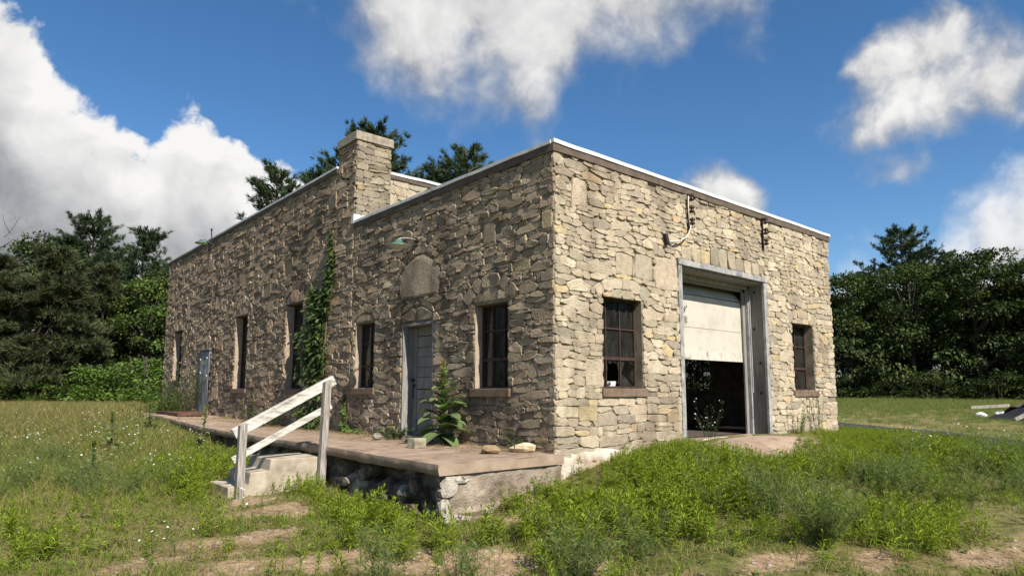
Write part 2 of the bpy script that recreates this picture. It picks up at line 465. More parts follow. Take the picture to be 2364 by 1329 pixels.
def glass_mat():
    m = bpy.data.materials.new('dirty_window_glass')
    m.use_nodes = True
    t = m.node_tree
    t.nodes.remove(t.nodes['Principled BSDF'])
    out = t.nodes['Material Output']
    pos = nd(t, 'ShaderNodeNewGeometry').outputs['Position']
    n = nd(t, 'ShaderNodeTexNoise', inp={'Scale': 5.0, 'Detail': 7.0, 'Roughness': 0.7}); t.links.new(vmath(t, 'MULTIPLY', pos, (1, 1, 0.45)).outputs[0], n.inputs['Vector'])
    tr = nd(t, 'ShaderNodeBsdfTransparent', inp={'Color': (0.55, 0.56, 0.55, 1)})
    df = nd(t, 'ShaderNodeBsdfDiffuse', inp={'Color': (0.09, 0.085, 0.075, 1)})
    dirt = nd(t, 'ShaderNodeMapRange', inp={'From Min': 0.35, 'From Max': 0.75, 'To Min': 0.06, 'To Max': 0.38}); t.links.new(n.outputs['Fac'], dirt.inputs['Value'])
    m1 = nd(t, 'ShaderNodeMixShader'); t.links.new(dirt.outputs[0], m1.inputs[0]); t.links.new(tr.outputs[0], m1.inputs[1]); t.links.new(df.outputs[0], m1.inputs[2])
    nb = nd(t, 'ShaderNodeTexNoise', inp={'Scale': 4.0, 'Detail': 2.0}); t.links.new(pos, nb.inputs['Vector'])
    bp = nd(t, 'ShaderNodeBump', inp={'Strength': 0.12, 'Distance': 0.05}); t.links.new(nb.outputs['Fac'], bp.inputs['Height'])
    gl = nd(t, 'ShaderNodeBsdfGlossy', inp={'Roughness': 0.06, 'Color': (0.75, 0.76, 0.78, 1)}); t.links.new(bp.outputs[0], gl.inputs['Normal'])
    lw = nd(t, 'ShaderNodeLayerWeight', inp={'Blend': 0.5}); t.links.new(bp.outputs[0], lw.inputs['Normal'])
    fr = nd(t, 'ShaderNodeMath', operation='MULTIPLY_ADD', inp={1: 0.9, 2: 0.04}); t.links.new(math_nd(t, 'POWER', lw.outputs['Facing'], 5.0), fr.inputs[0])
    m2 = nd(t, 'ShaderNodeMixShader'); t.links.new(fr.outputs[0], m2.inputs[0]); t.links.new(m1.outputs[0], m2.inputs[1]); t.links.new(gl.outputs[0], m2.inputs[2])
    t.links.new(m2.outputs[0], out.inputs['Surface'])
    return m


M_GLASS = glass_mat()

# ------------------------------------------------------------------ ground
CTRL = np.array([
    (-6, -6, -.14), (-2.5, -2.1, -.06), (.4, -4.7, -.02), (-5.5, .4, -.05), (-1.9, -.35, -.06), (-2.0, 1.2, -.02), (-2.2, 2.6, .03),
    (-3.2, 3.4, .02), (-2.4, 4.6, .06), (-2.1, 7, .16), (-2.0, 10, .3), (-2.1, 14, .44), (-1.5, 18, .5), (0, 21, .5), (-.3, -.3, .2), (.4, -.25, .36),
    (1.0, -.3, .46), (1.7, -.3, .58), (2.6, -.3, .64), (4, -.4, .655), (5.6, -.3, .65), (7, -.3, .58), (8.4, -.3, .53), (1.2, -1.3, .25), (3, -1.8, .42), (6, -1.8, .43),
    (-.6, -1.4, .06), (1.6, -3.0, .1), (4, -4, .12), (9, -2, .33), (8, -5, .15), (12, -3, .36), (9.5, 3, .55), (14, 1, .38), (20, 0, .42), (24, 8, .45), (40, 0, .55), (60, 20, .72),
    (60, -10, .7), (-4, 7, .08), (-6, 12, .12), (-9, 20, .2), (-9, 4, .0), (-12, 30, .28), (-5, 35, .4), (0, 60, .45), (-20, 60, .35), (20, 60, .6), (-30, 0, 0), (0, -30, 0), (30, -30, .3), (-12, -8, -.15), (80, 80, .8), (10, 14, .6)])


def gz(x, y):
    x = np.asarray(x, float); y = np.asarray(y, float)
    sh = x.shape
    x = x.ravel(); y = y.ravel()
    num = np.zeros_like(x); den = np.zeros_like(x)
    for (cx, cy, cz) in CTRL:
        d2 = (x - cx) ** 2 + (y - cy) ** 2 + 0.12
        w = d2 ** -1.75
        num += w * cz; den += w
    return (num / den).reshape(sh)


def gz1(x, y):
    return float(gz(np.array([x]), np.array([y]))[0])


BARE = [(-3.0, 1.7, .75, .55), (-3.6, .6, .6, .4), (-3.7, -.6, .9, .45), (-4.3, .1, .8, .35), (-2.3, -1.6, .55, .35), (-1.9, -2.2, .6, .35), (-1.0, -3.4, .6, .25),
        (1.0, -4.5, .9, .4), (2.2, -4.9, 1.6, .5), (-2.9, -1.2, .7, .35), (-1.3, -.7, .4, .25), (-.2, -3.9, .6, .25), (-3.0, 2.6, .5, .35), (-2.4, -2.9, .8, .3), 
        (4.0, -.8, 1.3, .55), (-4.9, -1.2, .8, .4), (12.5, 1.2, 5.0, .5)]


def bare(x, y):
    """0 = covered, 1 = bare sandy soil"""
    b = np.zeros_like(np.asarray(x, float))
    k_ = .80
    wx = x + .25 * vnoise(x, y, .5); wy = y + .25 * vnoise(y + 9, x, .5)
    for (cx, cy, rx, ry) in BARE:
        q = ((wx - cx) / rx / k_) ** 2 + ((wy - cy) / ry / k_) ** 2
        b = np.maximum(b, np.clip((1.3 - q) * 1.3, 0, 1))
    near = np.exp(-((x + 2.5) ** 2 + (y + 1.5) ** 2) / 30.0)
    n = vnoise(x + 3, y, .45) + .5 * vnoise(x, y + 5, .2)
    return np.clip(b + near * np.clip(n - .55, 0, 1) * .9, 0, 1)


def axis(lo, hi, c0, c1, fine):
    a = list(np.arange(c0, c1 + 1e-6, fine))
    s = fine; p = c0; left = []
    while p > lo:
        s *= 1.14; p -= s; left.append(p)
    s = fine; p = c1; right = []
    while p < hi:
        s *= 1.14; p += s; right.append(p)
    return np.array(left[::-1] + a + right)


gx = axis(-1200, 1500, -6.5, 9.5, .09); gy = axis(-900, 1500, -6.2, 9.0, .09)
GX, GY = np.meshgrid(gx, gy, indexing='ij')
GZ_ = gz(GX, GY)
nearw = np.exp(-((GX + 1) ** 2 + (GY + 1) ** 2) / 160.0)
GZ_ = GZ_ + nearw * (.022 * vnoise(GX, GY, .35) + .014 * vnoise(GX, GY, .12) + .03 * vnoise(GX, GY, 1.1))
FARW = np.clip((np.hypot(GX + 6, GY + 6) - 110) / 200, 0, 1)
GZ_ = GZ_ * (1 - FARW) + FARW * .6
inside = (GX > -1.55) & (GX < 8.0) & (GY > .15) & (GY < 19.5)
GZ_ = np.where(inside, np.minimum(GZ_, .25), GZ_)
nI, nJ = GX.shape
idx = np.arange(nI * nJ).reshape(nI, nJ)
F = np.stack([idx[:-1, :-1], idx[1:, :-1], idx[1:, 1:], idx[:-1, 1:]], -1).reshape(-1, 4)
B = bare(GX, GY)
soil = np.array([0.36, 0.255, 0.165]); thatch = np.array([0.21, 0.175, 0.08]); green = np.array([0.12, 0.135, 0.036]); gold = np.array([0.25, 0.20, 0.075])
mixn = np.clip(.5 + .6 * vnoise(GX, GY, 1.7) + .35 * vnoise(GX, GY, .4), 0, 1)[..., None]
cov = thatch * (1 - mixn) + green * mixn
dist = np.hypot(GX + 6, GY + 6)
lf = (np.clip((GY - 9) / 10, 0, 1) * np.clip((-GX + 1) / 2, 0, 1))[..., None]
cov = cov * (1 - .7 * lf) + .7 * lf * gold
tint = cov * (1 - B[..., None]) + soil * B[..., None]
M_GROUND = pmat('sandy_weedy_ground', [(0.45, 0.43, 0.40), (0.92, 0.92, 0.92), (1.28, 1.26, 1.2)], 11.0, 0.97, 1.0, 60, detail=12, attr=True, spec=.1, contrast=(.28, .70), bdist=.02)
ground = link('ground', np_mesh('ground', np.stack([GX, GY, GZ_], -1).reshape(-1, 3), F, M_GROUND, tint.reshape(-1, 3)))
ground.data.polygons.foreach_set('use_smooth', [True] * len(ground.data.polygons))
tag(ground, 'sandy soil and thin grass around the stone building', kind='structure')

# ------------------------------------------------------------------ rubble masonry
ZP = 0.62          # top of the loading platform
TOPN = 4.62        # top of the stonework, near section
TOPF = 5.96        # top of the stonework, far section
LEN = 19.8         # length of the side wall
WID = 8.2          # length of the front wall
FARY = 5.6         # where the taller section starts
building = empty('stone_building', (0, 0, 0))
tag(building, 'abandoned single-storey stone building with a sunlit front, open garage door and squat chimney', 'building')


def PF(u, v, d):   # front wall, facing -Y
    return (u, -d, v)


def PL(u, v, d):   # side wall, facing -X
    return (-d, u, v)


def wall_core(P, u0, u1, v0, v1, ops, t, mb=None):
    mb = mb or MB()
    us = sorted({u0, u1} | {o[0] for o in ops} | {o[1] for o in ops}); us = [u for u in us if u0 <= u <= u1]
    for a, b in zip(us[:-1], us[1:]):
        m = (a + b) / 2
        cuts = sorted([(o[2], o[3]) for o in ops if o[0] < m < o[1]])
        z = v0
        for (c, d) in cuts + [(v1, v1)]:
            if c > z + 1e-4:
                mb.box(P(a, z, 0), P(b, c, -t))
            z = max(z, d)
    return mb


def in_poly(poly, X, Y):
    inside = np.zeros(X.shape, bool)
    n = len(poly)
    for i in range(n):
        x0, y0 = poly[i]; x1, y1 = poly[(i + 1) % n]
        if y0 == y1: continue
        c = ((Y >= y0) != (Y >= y1)) & (X < (x1 - x0) * (Y - y0) / (y1 - y0) + x0)
        inside ^= c
    return inside


def arch(u0, u1, vt, rise, th, n, nt=3):
    """segmental relieving arch: a few stones under the curve, voussoirs on it"""
    w = (u1 - u0); uc = (u0 + u1) / 2
    R = (w * w / 4 + rise * rise) / (2 * rise); vc = vt + rise - R
    A = math.asin(min(.98, w / 2 / R)) * 1.1
    out = []
    ks = [0] + sorted(random.uniform(.22, .78) if nt == 2 else (k + random.uniform(-.12, .12)) / nt for k in range(1, nt)) + [1]
    for a, b in zip(ks[:-1], ks[1:]):
        p = [(u0 + w * a, vt), (u0 + w * b, vt)]
        for k in range(5):
            s = b + (a - b) * k / 4
            x = (s - .5) * w
            p.append((uc + x, vc + math.sqrt(R * R - x * x)))
        out.append(p)
    cuts = [k / n + (random.uniform(-.2, .2) / n if 0 < k < n else 0) for k in range(n + 1)]
    for a, b in zip(cuts[:-1], cuts[1:]):
        p = []
        r2 = R + th * random.uniform(.85, 1.15)
        for k in range(4):
            q = -A + 2 * A * (a + (b - a) * k / 3); p.append((uc + R * math.sin(q), vc + R * math.cos(q)))
        for k in range(4):
            q = -A + 2 * A * (b + (a - b) * k / 3); p.append((uc + r2 * math.sin(q), vc + r2 * math.cos(q)))
        out.append(p)
    return out


def rubble(U0, U1, V0, V1, ops, feats, size, seed, drop=0.0, flat=1.0, hk=1.0):
    """irregular coursed rubble: returns outlines [(pts, area)] in wall coordinates"""
    rng = np.random.default_rng(seed)
    res = 0.0125
    nu = int((U1 - U0) / res); nv = int((V1 - V0) / res)
    u = U0 + (np.arange(nu) + .5) * res; v = V0 + (np.arange(nv) + .5) * res
    UU, VV = np.meshgrid(u, v, indexing='ij')
    wu = UU + .018 * smooth_noise(nu, nv, 20, rng) + .006 * smooth_noise(nu, nv, 6, rng)
    wv = VV + .045 * smooth_noise(nu, nv, 70, rng) + .013 * smooth_noise(nu, nv, 26, rng) + .004 * smooth_noise(nu, nv, 6, rng)
    seeds = []
    z = V0 - .05
    while z < V1 + .05:
        h = rng.uniform(.08, .17) * size((U0 + U1) / 2, z) * hk
        x = U0 - rng.uniform(0, .3)
        while x < U1 + .1:
            s = size(x, z)
            w = np.clip(h * rng.uniform(1.1, 3.8) * flat, .09, .62 * max(1, s))
            r = rng.random()
            if r < .20 and h > .125:       # two thin stones on each other
                k = rng.uniform(.38, .62)
                seeds.append((x + w / 2, z + h * k / 2, w / 2, h * k / 2, 1.0)); seeds.append((x + w / 2, z + h * (1 + k) / 2, w / 2, h * (1 - k) / 2, 1.0))
            elif r < .255:                  # one tall stone through the next course
                seeds.append((x + w / 2, z + h * .85, w * .5, h * .95, .84))
            elif r < .40 and w > .2:       # two small upright ones
                k = rng.uniform(.35, .65)
                seeds.append((x + w * k / 2, z + h / 2, w * k / 2, h / 2, 1.0)); seeds.append((x + w * (1 + k) / 2, z + h / 2, w * (1 - k) / 2, h / 2, 1.0))
            else:
                seeds.append((x + w / 2, z + h / 2 + rng.uniform(-.012, .012), w / 2, h / 2, rng.uniform(.95, 1.03)))
            x += w
        z += h
    best = np.full((nu, nv), 9e9); lab = np.full((nu, nv), -1, int)
    for i, (cu, cv, hw, hh, pr) in enumerate(seeds):
        a = max(0, int((cu - 2.2 * hw - .06 - U0) / res)); b = min(nu, int((cu + 2.2 * hw + .06 - U0) / res))
        c = max(0, int((cv - 2.2 * hh - .06 - V0) / res)); e = min(nv, int((cv + 2.2 * hh + .06 - V0) / res))
        if a >= b or c >= e: continue
        du = np.abs(wu[a:b, c:e] - cu) / hw; dv = np.abs(wv[a:b, c:e] - cv) / hh
        d = (du ** 7 + (dv * 1.06) ** 9) * pr ** 7
        m = d < best[a:b, c:e]
        best[a:b, c:e][m] = d[m]; lab[a:b, c:e][m] = i
    k = len(seeds)
    special = {}
    for p in feats:
        p, col = p if isinstance(p, tuple) and isinstance(p[1], (str, type(None))) else (p, None)
        m = in_poly(p, UU + .3 * (wu - UU), VV + .3 * (wv - VV) * .6)
        lab[m] = k
        special[k] = col
        k += 1
    for (a, b, c, e) in ops:
        lab[(UU > a) & (UU < b) & (VV > c) & (VV < e)] = -2
    # outlines
    order = np.argsort(lab, axis=None, kind='stable')
    flatlab = lab.ravel()[order]
    start = np.searchsorted(flatlab, np.arange(k)); end = np.searchsorted(flatlab, np.arange(k), side='right')
    base_t = np.radians([q * 90 + a for q in range(4) for a in (8, 45, 82)])
    out = []
    for i in range(k):
        if end[i] - start[i] < 22: continue
        ii, jj = np.unravel_index(order[start[i]:end[i]], (nu, nv))
        cu = int(round(ii.mean())); cv = int(round(jj.mean()))
        if lab[cu, cv] != i: continue
        if i not in special and rng.random() < drop and len(ii) < 300: continue
        hw = (ii.max() - ii.min() + 1) / 2; hh = (jj.max() - jj.min() + 1) / 2
        ang = np.arctan2(np.sin(base_t) * hh, np.cos(base_t) * hw)
        R = np.arange(0, int(math.hypot(hw, hh) * 1.6) + 3, .5)
        px = np.clip((cu + np.cos(ang)[:, None] * R).round().astype(int), 0, nu - 1); py = np.clip((cv + np.sin(ang)[:, None] * R).round().astype(int), 0, nv - 1)
        bad = lab[px, py] != i
        bad |= ((cu + np.cos(ang)[:, None] * R) < -.5) | ((cu + np.cos(ang)[:, None] * R) > nu - .5) | ((cv + np.sin(ang)[:, None] * R) < -.5) | ((cv + np.sin(ang)[:, None] * R) > nv - .5)
        bad[:, -1] = True
        rr = R[bad.argmax(1)]
        gap = rng.uniform(-.25, .25)
        sw = 1.78 * ii.std() + .5; sh_ = 1.78 * jj.std() + .5
        lim = 1.10 * np.minimum(sw / np.maximum(np.abs(np.cos(ang)), 1e-3), sh_ / np.maximum(np.abs(np.sin(ang)), 1e-3))
        if i not in special: rr = np.minimum(rr, lim)
        rr = np.maximum(rr - gap, rr * .55)
        pts = np.stack([U0 + (cu + .5 + np.cos(ang) * rr) * res, V0 + (cv + .5 + np.sin(ang) * rr) * res], 1)
        pts[:, 0] += np.where(pts[:, 0] < U0 + .02, rng.uniform(-.006, .022), 0)
        out.append((pts, len(ii) * res * res, special.get(i)))
    return out


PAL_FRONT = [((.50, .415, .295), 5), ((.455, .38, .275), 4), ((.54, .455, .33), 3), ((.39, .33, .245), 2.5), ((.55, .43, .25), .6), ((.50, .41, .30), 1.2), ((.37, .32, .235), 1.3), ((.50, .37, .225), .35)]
PAL_SIDE = [((.39, .305, .21), 4), ((.355, .278, .192), 4), ((.42, .335, .235), 3), ((.31, .24, .168), 2.5), ((.40, .30, .18), .7), ((.37, .285, .20), 1.5), ((.265, .205, .147), 1.2)]  # toned below the front palette, partly weathering, partly painted shade
PAL_FAR = [((.39, .295, .20), 4), ((.345, .262, .18), 4), ((.42, .325, .225), 2), ((.30, .228, .16), 2.5), ((.40, .285, .19), 1.5), ((.25, .19, .14), 1.2)]  # same darkening, on the tall section's own browner stone


def pick(pal, rng):
    w = np.array([p[1] for p in pal], float); c = np.array(pal[rng.choice(len(pal), p=w / w.sum())][0])
    return np.clip(c * rng.uniform(.84, 1.16) + rng.uniform(-.006, .006, 3), .03, .8)


def stone_geo(P, pts, depth, rng, rough):
    """one stone: 12-gon rings: seated, arris, dressed face"""
    n = len(pts); c = pts.mean(0)
    ext = np.abs(pts - c).max(0)
    s1 = 1 - np.minimum(.0035 / np.maximum(ext.min(), .02), .25)
    tu = rng.uniform(-1, 1) * rough * .5; tv = rng.uniform(-1, 1) * rough * .5; ki = rng.uniform(.80, .92)
    V = []
    for p in pts: V.append(P(p[0], p[1], -.012))
    for p in pts:
        q = c + (p - c) * s1
        V.append(P(q[0], q[1], max(.002, depth * rng.uniform(.72, .95) + tu * (q[0] - c[0]) + tv * (q[1] - c[1]))))
    for p in pts:
        q = c + (p - c) * ki * rng.uniform(.95, 1.04)
        V.append(P(q[0], q[1], max(.003, depth * rng.uniform(.88, 1.18) + tu * (q[0] - c[0]) + tv * (q[1] - c[1]))))
    F = []
    for r in (0, 1):
        for k in range(n):
            a = r * n + k; b = r * n + (k + 1) % n
            F.append((a, b, b + n, a + n))
    F.append(tuple(range(2 * n, 3 * n)))
    return V, F


class StoneSet:
    """collects the stones of all walls; the largest in view become objects, the rest one joined part per wall"""
    all = []

    @classmethod
    def add(cls, P, wall, mat, stones, pal, depth, rough, seed, normal):
        rng = np.random.default_rng(seed)
        nv = Vector(normal)
        for pts, area, special in stones:
            c = pts.mean(0); w = Vector(P(c[0], c[1], 0))
            d = CAM - w
            vis = area * max(0, d.normalized().dot(nv)) / d.length_squared
            col = np.array((.45, .365, .21)) if special == 'ochre' else (np.array((.41, .33, .235)) if special == 'flat' else pick(pal, rng))
            dep = rng.uniform(*depth) if special != 'flat' else .036
            V, F = stone_geo(P, pts, dep, rng, rough * (0.3 if special == 'flat' else 1))
            cls.all.append((vis, wall, mat, V, F, col))

    @classmethod
    def finish(cls, nbig=300):
        cls.all.sort(key=lambda s: -s[0])
        rest = {}
        for i, (vis, wall, mat, V, F, col) in enumerate(cls.all):
            if i < nbig:
                me = bpy.data.meshes.new('stone'); me.from_pydata(V, [], F); me.materials.append(mat)
                a = me.attributes.new('tint', 'FLOAT_COLOR', 'POINT'); a.data.foreach_set('color', np.tile(np.append(col, 1).astype(np.float32), len(V)))
                link('stone', me, wall)
            else:
                r = rest.setdefault(wall.name, [wall, mat, [], [], []])
                n = len(r[2]); r[2] += V; r[3] += [tuple(n + q for q in f) for f in F]; r[4] += [col] * len(V)
        for nm, (wall, mat, V, F, C) in rest.items():
            me = bpy.data.meshes.new('rubble_stonework'); me.from_pydata(V, [], F); me.materials.append(mat)
            a = me.attributes.new('tint', 'FLOAT_COLOR', 'POINT'); c = np.ones((len(V), 4), np.float32); c[:, :3] = np.array(C); a.data.foreach_set('color', c.ravel())
            o = link('rubble_stonework', me, wall); o['kind'] = 'stuff'


# openings: (u0, u1, v0, v1)
W6 = (.92, 1.80, 1.44, 2.73); GA = (2.72, 5.48, .60, 3.50); W7 = (6.40, 7.30, 1.42, 2.72)
W1 = (.91, 1.69, 1.44, 2.71); D1 = (2.77, 3.74, ZP, 2.55); W2 = (4.69, 5.45, 1.46, 2.72)
W3 = (7.92, 8.85, 1.46, 3.41); W4 = (11.38, 12.33, 1.48, 3.43); D2 = (14.45, 15.38, ZP, 2.62); W5 = (17.6, 18.53, 1.53, 3.45)
T = 0.38
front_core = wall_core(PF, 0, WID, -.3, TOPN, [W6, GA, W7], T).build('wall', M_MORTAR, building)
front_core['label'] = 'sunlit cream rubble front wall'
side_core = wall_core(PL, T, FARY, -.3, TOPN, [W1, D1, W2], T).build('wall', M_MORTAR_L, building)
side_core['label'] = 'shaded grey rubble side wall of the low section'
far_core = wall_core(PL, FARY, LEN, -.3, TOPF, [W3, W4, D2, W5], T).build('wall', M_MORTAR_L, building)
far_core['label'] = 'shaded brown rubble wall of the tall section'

# front wall stones
big = lambda u, v: 1.25 if v < 1.35 else (1.2 if (2.9 < v < 3.5 and u < 2.7) else (.8 if v > 3.3 and u > 1.2 else .9))
fe = arch(W6[0] - .05, W6[1] + .05, W6[3], .13, .19, 6, 4) + arch(W7[0] - .05, W7[1] + .05, W7[3], .13, .19, 6, 4)
fe += [[(2.85 + .27 * k + .02 * (k % 2), 3.5), (3.10 + .27 * k, 3.5), (3.12 + .265 * k, 3.5 + .24 + .1 * (k in (3, 4, 5))), (2.83 + .27 * k, 3.5 + .22 + .1 * (k in (3, 4, 5)))] for k in range(9)]
fe += [[(1.62, 3.06), (2.06, 3.04), (2.1, 3.42), (1.66, 3.45)], [(2.12, 2.98), (2.66, 2.95), (2.68, 3.45), (2.16, 3.47)], [(1.2, 3.08), (1.58, 3.08), (1.6, 3.38), (1.22, 3.4)],
       [(.55, 1.46), (.88, 1.46), (.88, 1.86), (.57, 1.84)], [(.3, 3.9), (.62, 3.95), (.64, 4.3), (.34, 4.34)]]
fe += [([(.42, 1.02), (.78, 1.02), (.78, 1.22), (.42, 1.22)], 'ochre')]
st = rubble(-.02, WID + .01, .40, TOPN, [W6, GA, W7], fe, big, 21, .004, 1.28, .84)
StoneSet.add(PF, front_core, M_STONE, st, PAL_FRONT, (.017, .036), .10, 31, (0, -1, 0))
# side wall, low section
fe = arch(W1[0] - .05, W1[1] + .1, W1[3], .2, .2, 6, 3) + arch(W2[0] - .05, W2[1] + .1, W2[3], .16, .15, 5, 2)
uc, vb = 3.2, 2.98
tym = [(uc - .62, vb), (uc + .62, vb), (uc + .62, 3.22)] + [(uc + .62 * math.cos(a), 3.22 + .46 * math.sin(a)) for a in np.linspace(0, math.pi, 13)] + [(uc - .62, 3.22)]
fe += [(tym, 'flat')]
for k in range(10):
    a0 = math.pi * (.06 + .088 * k); a1 = math.pi * (.06 + .088 * (k + 1))
    fe.append([(uc + .66 * math.cos(a0), 3.22 + .5 * math.sin(a0)), (uc + .80 * math.cos(a0), 3.22 + .64 * math.sin(a0)), (uc + .80 * math.cos(a1), 3.22 + .64 * math.sin(a1)), (uc + .66 * math.cos(a1), 3.22 + .5 * math.sin(a1))])
for sg in (-1, 1):     # pointed stones over the door
    fe.append([(uc + .06 - sg * .02, 2.58), (uc + .06 + sg * .50, 2.58), (uc + .06 + sg * .50, 2.66), (uc + .06 + sg * .02, 2.86)])
    fe.append([(uc + .06 + sg * .50, 2.69), (uc + .06 + sg * .52, 2.80), (uc + .06 + sg * .03, 2.99), (uc + .06 + sg * .02, 2.89)])
fe += [([(.45, 3.06), (.78, 3.06), (.78, 3.20), (.45, 3.20)], 'ochre'), [(.02, 3.55), (.2, 3.55), (.2, 3.8), (.02, 3.8)], [(1.2, 3.55), (1.48, 3.55), (1.5, 3.88), (1.22, 3.9)]]
sz = lambda u, v: 1.35 if (u < .95 and v < 2.7) else (1.0 if v < 2.8 else .88)
st = rubble(-.02, FARY, ZP - .08, TOPN, [W1, D1, W2], fe, sz, 22, .004, 1.45, .76)
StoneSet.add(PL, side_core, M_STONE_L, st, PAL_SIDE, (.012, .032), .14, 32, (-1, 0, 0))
# side wall, tall section with the chimney breast
fe = []
for w in (W3, W4, W5): fe += arch(w[0] - .1, w[1] + .1, w[3], .3, .2, 6, 3)
fe += arch(D2[0] - .05, D2[1] + .05, D2[3], .3, .18, 5, 3)
rs = np.random.default_rng(3)
for k in range(34):
    a = rs.uniform(6.6, 19); b = rs.uniform(.9, 5.5); w = rs.uniform(.18, .3); h = rs.uniform(.16, .24)
    if any(o[0] - .4 < a < o[1] + .4 and o[2] - .3 < b < o[3] + .7 for o in (W3, W4, D2, W5)): continue
    fe.append([(a - w, b - h), (a + w * .9, b - h), (a + w, b + h * .9), (a - w * .95, b + h)])
CHY0, CHY1, CHX = 5.6, 6.38, .76
st = rubble(FARY, LEN + .01, ZP - .08, 6.42, [W3, W4, D2, W5, (CHY1, 30, TOPF, 9)], fe, lambda u, v: 1.12, 23, .0, 1.5, .76)
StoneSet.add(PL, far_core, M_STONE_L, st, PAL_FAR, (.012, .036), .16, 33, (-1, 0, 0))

# chimney
chimney = MB().box((0, CHY0, TOPN - .1), (CHX, CHY1, 6.43)).build('chimney', M_MORTAR, building)
PC = lambda u, v, d: (u, CHY0 - d, v)
st = rubble(-.02, CHX + .01, 4.72, 6.42, [], [], lambda u, v: .95, 24)
StoneSet.add(PC, chimney, M_STONE, st, [((.38, .32, .225), 4), ((.30, .255, .19), 3), ((.43, .37, .27), 2), ((.23, .195, .15), 2), ((.44, .34, .18), 1)], (.012, .034), .12, 34, (0, -1, 0))
cb = MB()
cb.hexa([(-.055, CHY0 - .05, 6.43), (CHX + .05, CHY0 - .05, 6.435), (CHX + .05, CHY1 + .05, 6.43), (-.05, CHY1 + .05, 6.435), (-.05, CHY0 - .045, 6.62), (CHX + .045, CHY0 - .05, 6.615), (CHX + .05, CHY1 + .05, 6.625), (-.05, CHY1 + .05, 6.615)])
cb.build('chimney_cap', M_CAP, chimney, bevel=.012)
# upper front wall of the tall section
upper = MB().box((CHX, 6.0, TOPN - .2), (WID, 6.3, TOPF)).box((T, 6.0, .3), (WID, 6.3, TOPN - .2)).build('wall', M_MORTAR, building)
PU = lambda u, v, d: (u, 6.0 - d, v)
st = rubble(CHX, 4.2, 4.70, TOPF, [], [], lambda u, v: 1.35, 25)
StoneSet.add(PU, upper, M_STONE, st, PAL_FRONT, (.010, .026), .10, 35, (0, -1, 0))
# stonework seated on the corner: projecting base stone and painted foundation
StoneSet.finish(300)

# other outside walls, floor and roofs
WX = (2.7, 4.1, 1.45, 2.75)
PRw = lambda u, v, d: (WID + d, u, v)
wall_core(PRw, T, LEN - .001, -.3, TOPN, [WX], T).build('wall', M_MORTAR, building)['label'] = 'far end wall on the right'
MB().box((T, LEN - T, -.3), (WID - T, LEN, TOPF)).box((WID - T, 6.3, TOPN), (WID, LEN, TOPF)).build('wall', M_MORTAR, building)['label'] = 'rear wall'
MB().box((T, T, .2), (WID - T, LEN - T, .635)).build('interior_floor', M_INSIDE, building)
MB().box((.02, .02, TOPN), (WID - .02, 5.99, TOPN + .10)).build('roof', M_ROOF, building)['label'] = 'low flat roof'
roof_far = MB().box((.02, 6.02, TOPF), (WID - .02, LEN - .02, TOPF + .08)).build('roof', M_ROOF, building)
roof_far['label'] = 'taller flat roof'


def wavy_bar(p, q, w, h, n, amp, seed):
    """a long board that is not quite straight"""
    rng = random.Random(seed); mb = MB(); p = Vector(p); q = Vector(q); d = (q - p)
    s = Vector((0, 0, 1)).cross(d).normalized()
    base = []
    for i in range(n + 1):
        e = p + d * i / n + Vector((0, 0, rng.uniform(-amp, amp))) + s * rng.uniform(-amp, amp) * .6
        base.append(e)
    k = 0
    for e in base:
        mb.v += [tuple(e - s * w / 2 - Vector((0, 0, h / 2))), tuple(e + s * w / 2 - Vector((0, 0, h / 2))), tuple(e + s * w / 2 + Vector((0, 0, h / 2))), tuple(e - s * w / 2 + Vector((0, 0, h / 2)))]
    for i in range(n):
        a = i * 4
        for k in range(4):
            mb.f.append((a + k, a + (k + 1) % 4, a + 4 + (k + 1) % 4, a + 4 + k))
    mb.f.append((3, 2, 1, 0)); mb.f.append(tuple(n * 4 + k for k in range(4)))
    return mb


# brown fascia boards and white metal drip edges
def edge_run(p, q, zf, hf, zw, hw, out, seed):
    s = Vector(out)
    a = Vector(p) + s * .02; b = Vector(q) + s * .02
    wavy_bar((a.x, a.y, zf), (b.x, b.y, zf), .05, hf, 22, .006, seed).build('fascia_board', M_FASCIA, building)
    a = Vector(p) + s * .022; b = Vector(q) + s * .022
    wavy_bar((a.x, a.y, zw), (b.x, b.y, zw), .075, hw, 22, .005, seed + 1).build('drip_edge', M_WHITE, building)


edge_run((-.0445, 0, 0), (WID + .06, 0, 0), TOPN + .025, .10, TOPN + .105, .055, (0, -1, 0), 1)
edge_run((0, .006, 0), (0, CHY0 - .004, 0), TOPN + .025, .10, TOPN + .104, .05, (-1, 0, 0), 3)
edge_run((0, CHY1 + .01, 0), (0, LEN + .05, 0), TOPF + .02, .09, TOPF + .09, .045, (-1, 0, 0), 5)
edge_run((CHX + .06, 6.0, 0), (WID, 6.0, 0), TOPF + .01, .07, TOPF + .09, .06, (0, -1, 0), 7)
MB().box((-.058, CHY0 - .032, TOPN + .10), (.30, CHY0 - .036, TOPN + .27)).box((-.062, CHY0 - .03, TOPN + .08), (-.058, CHY0 + .06, TOPN + .25)).build('flashing', M_WHITE, building)

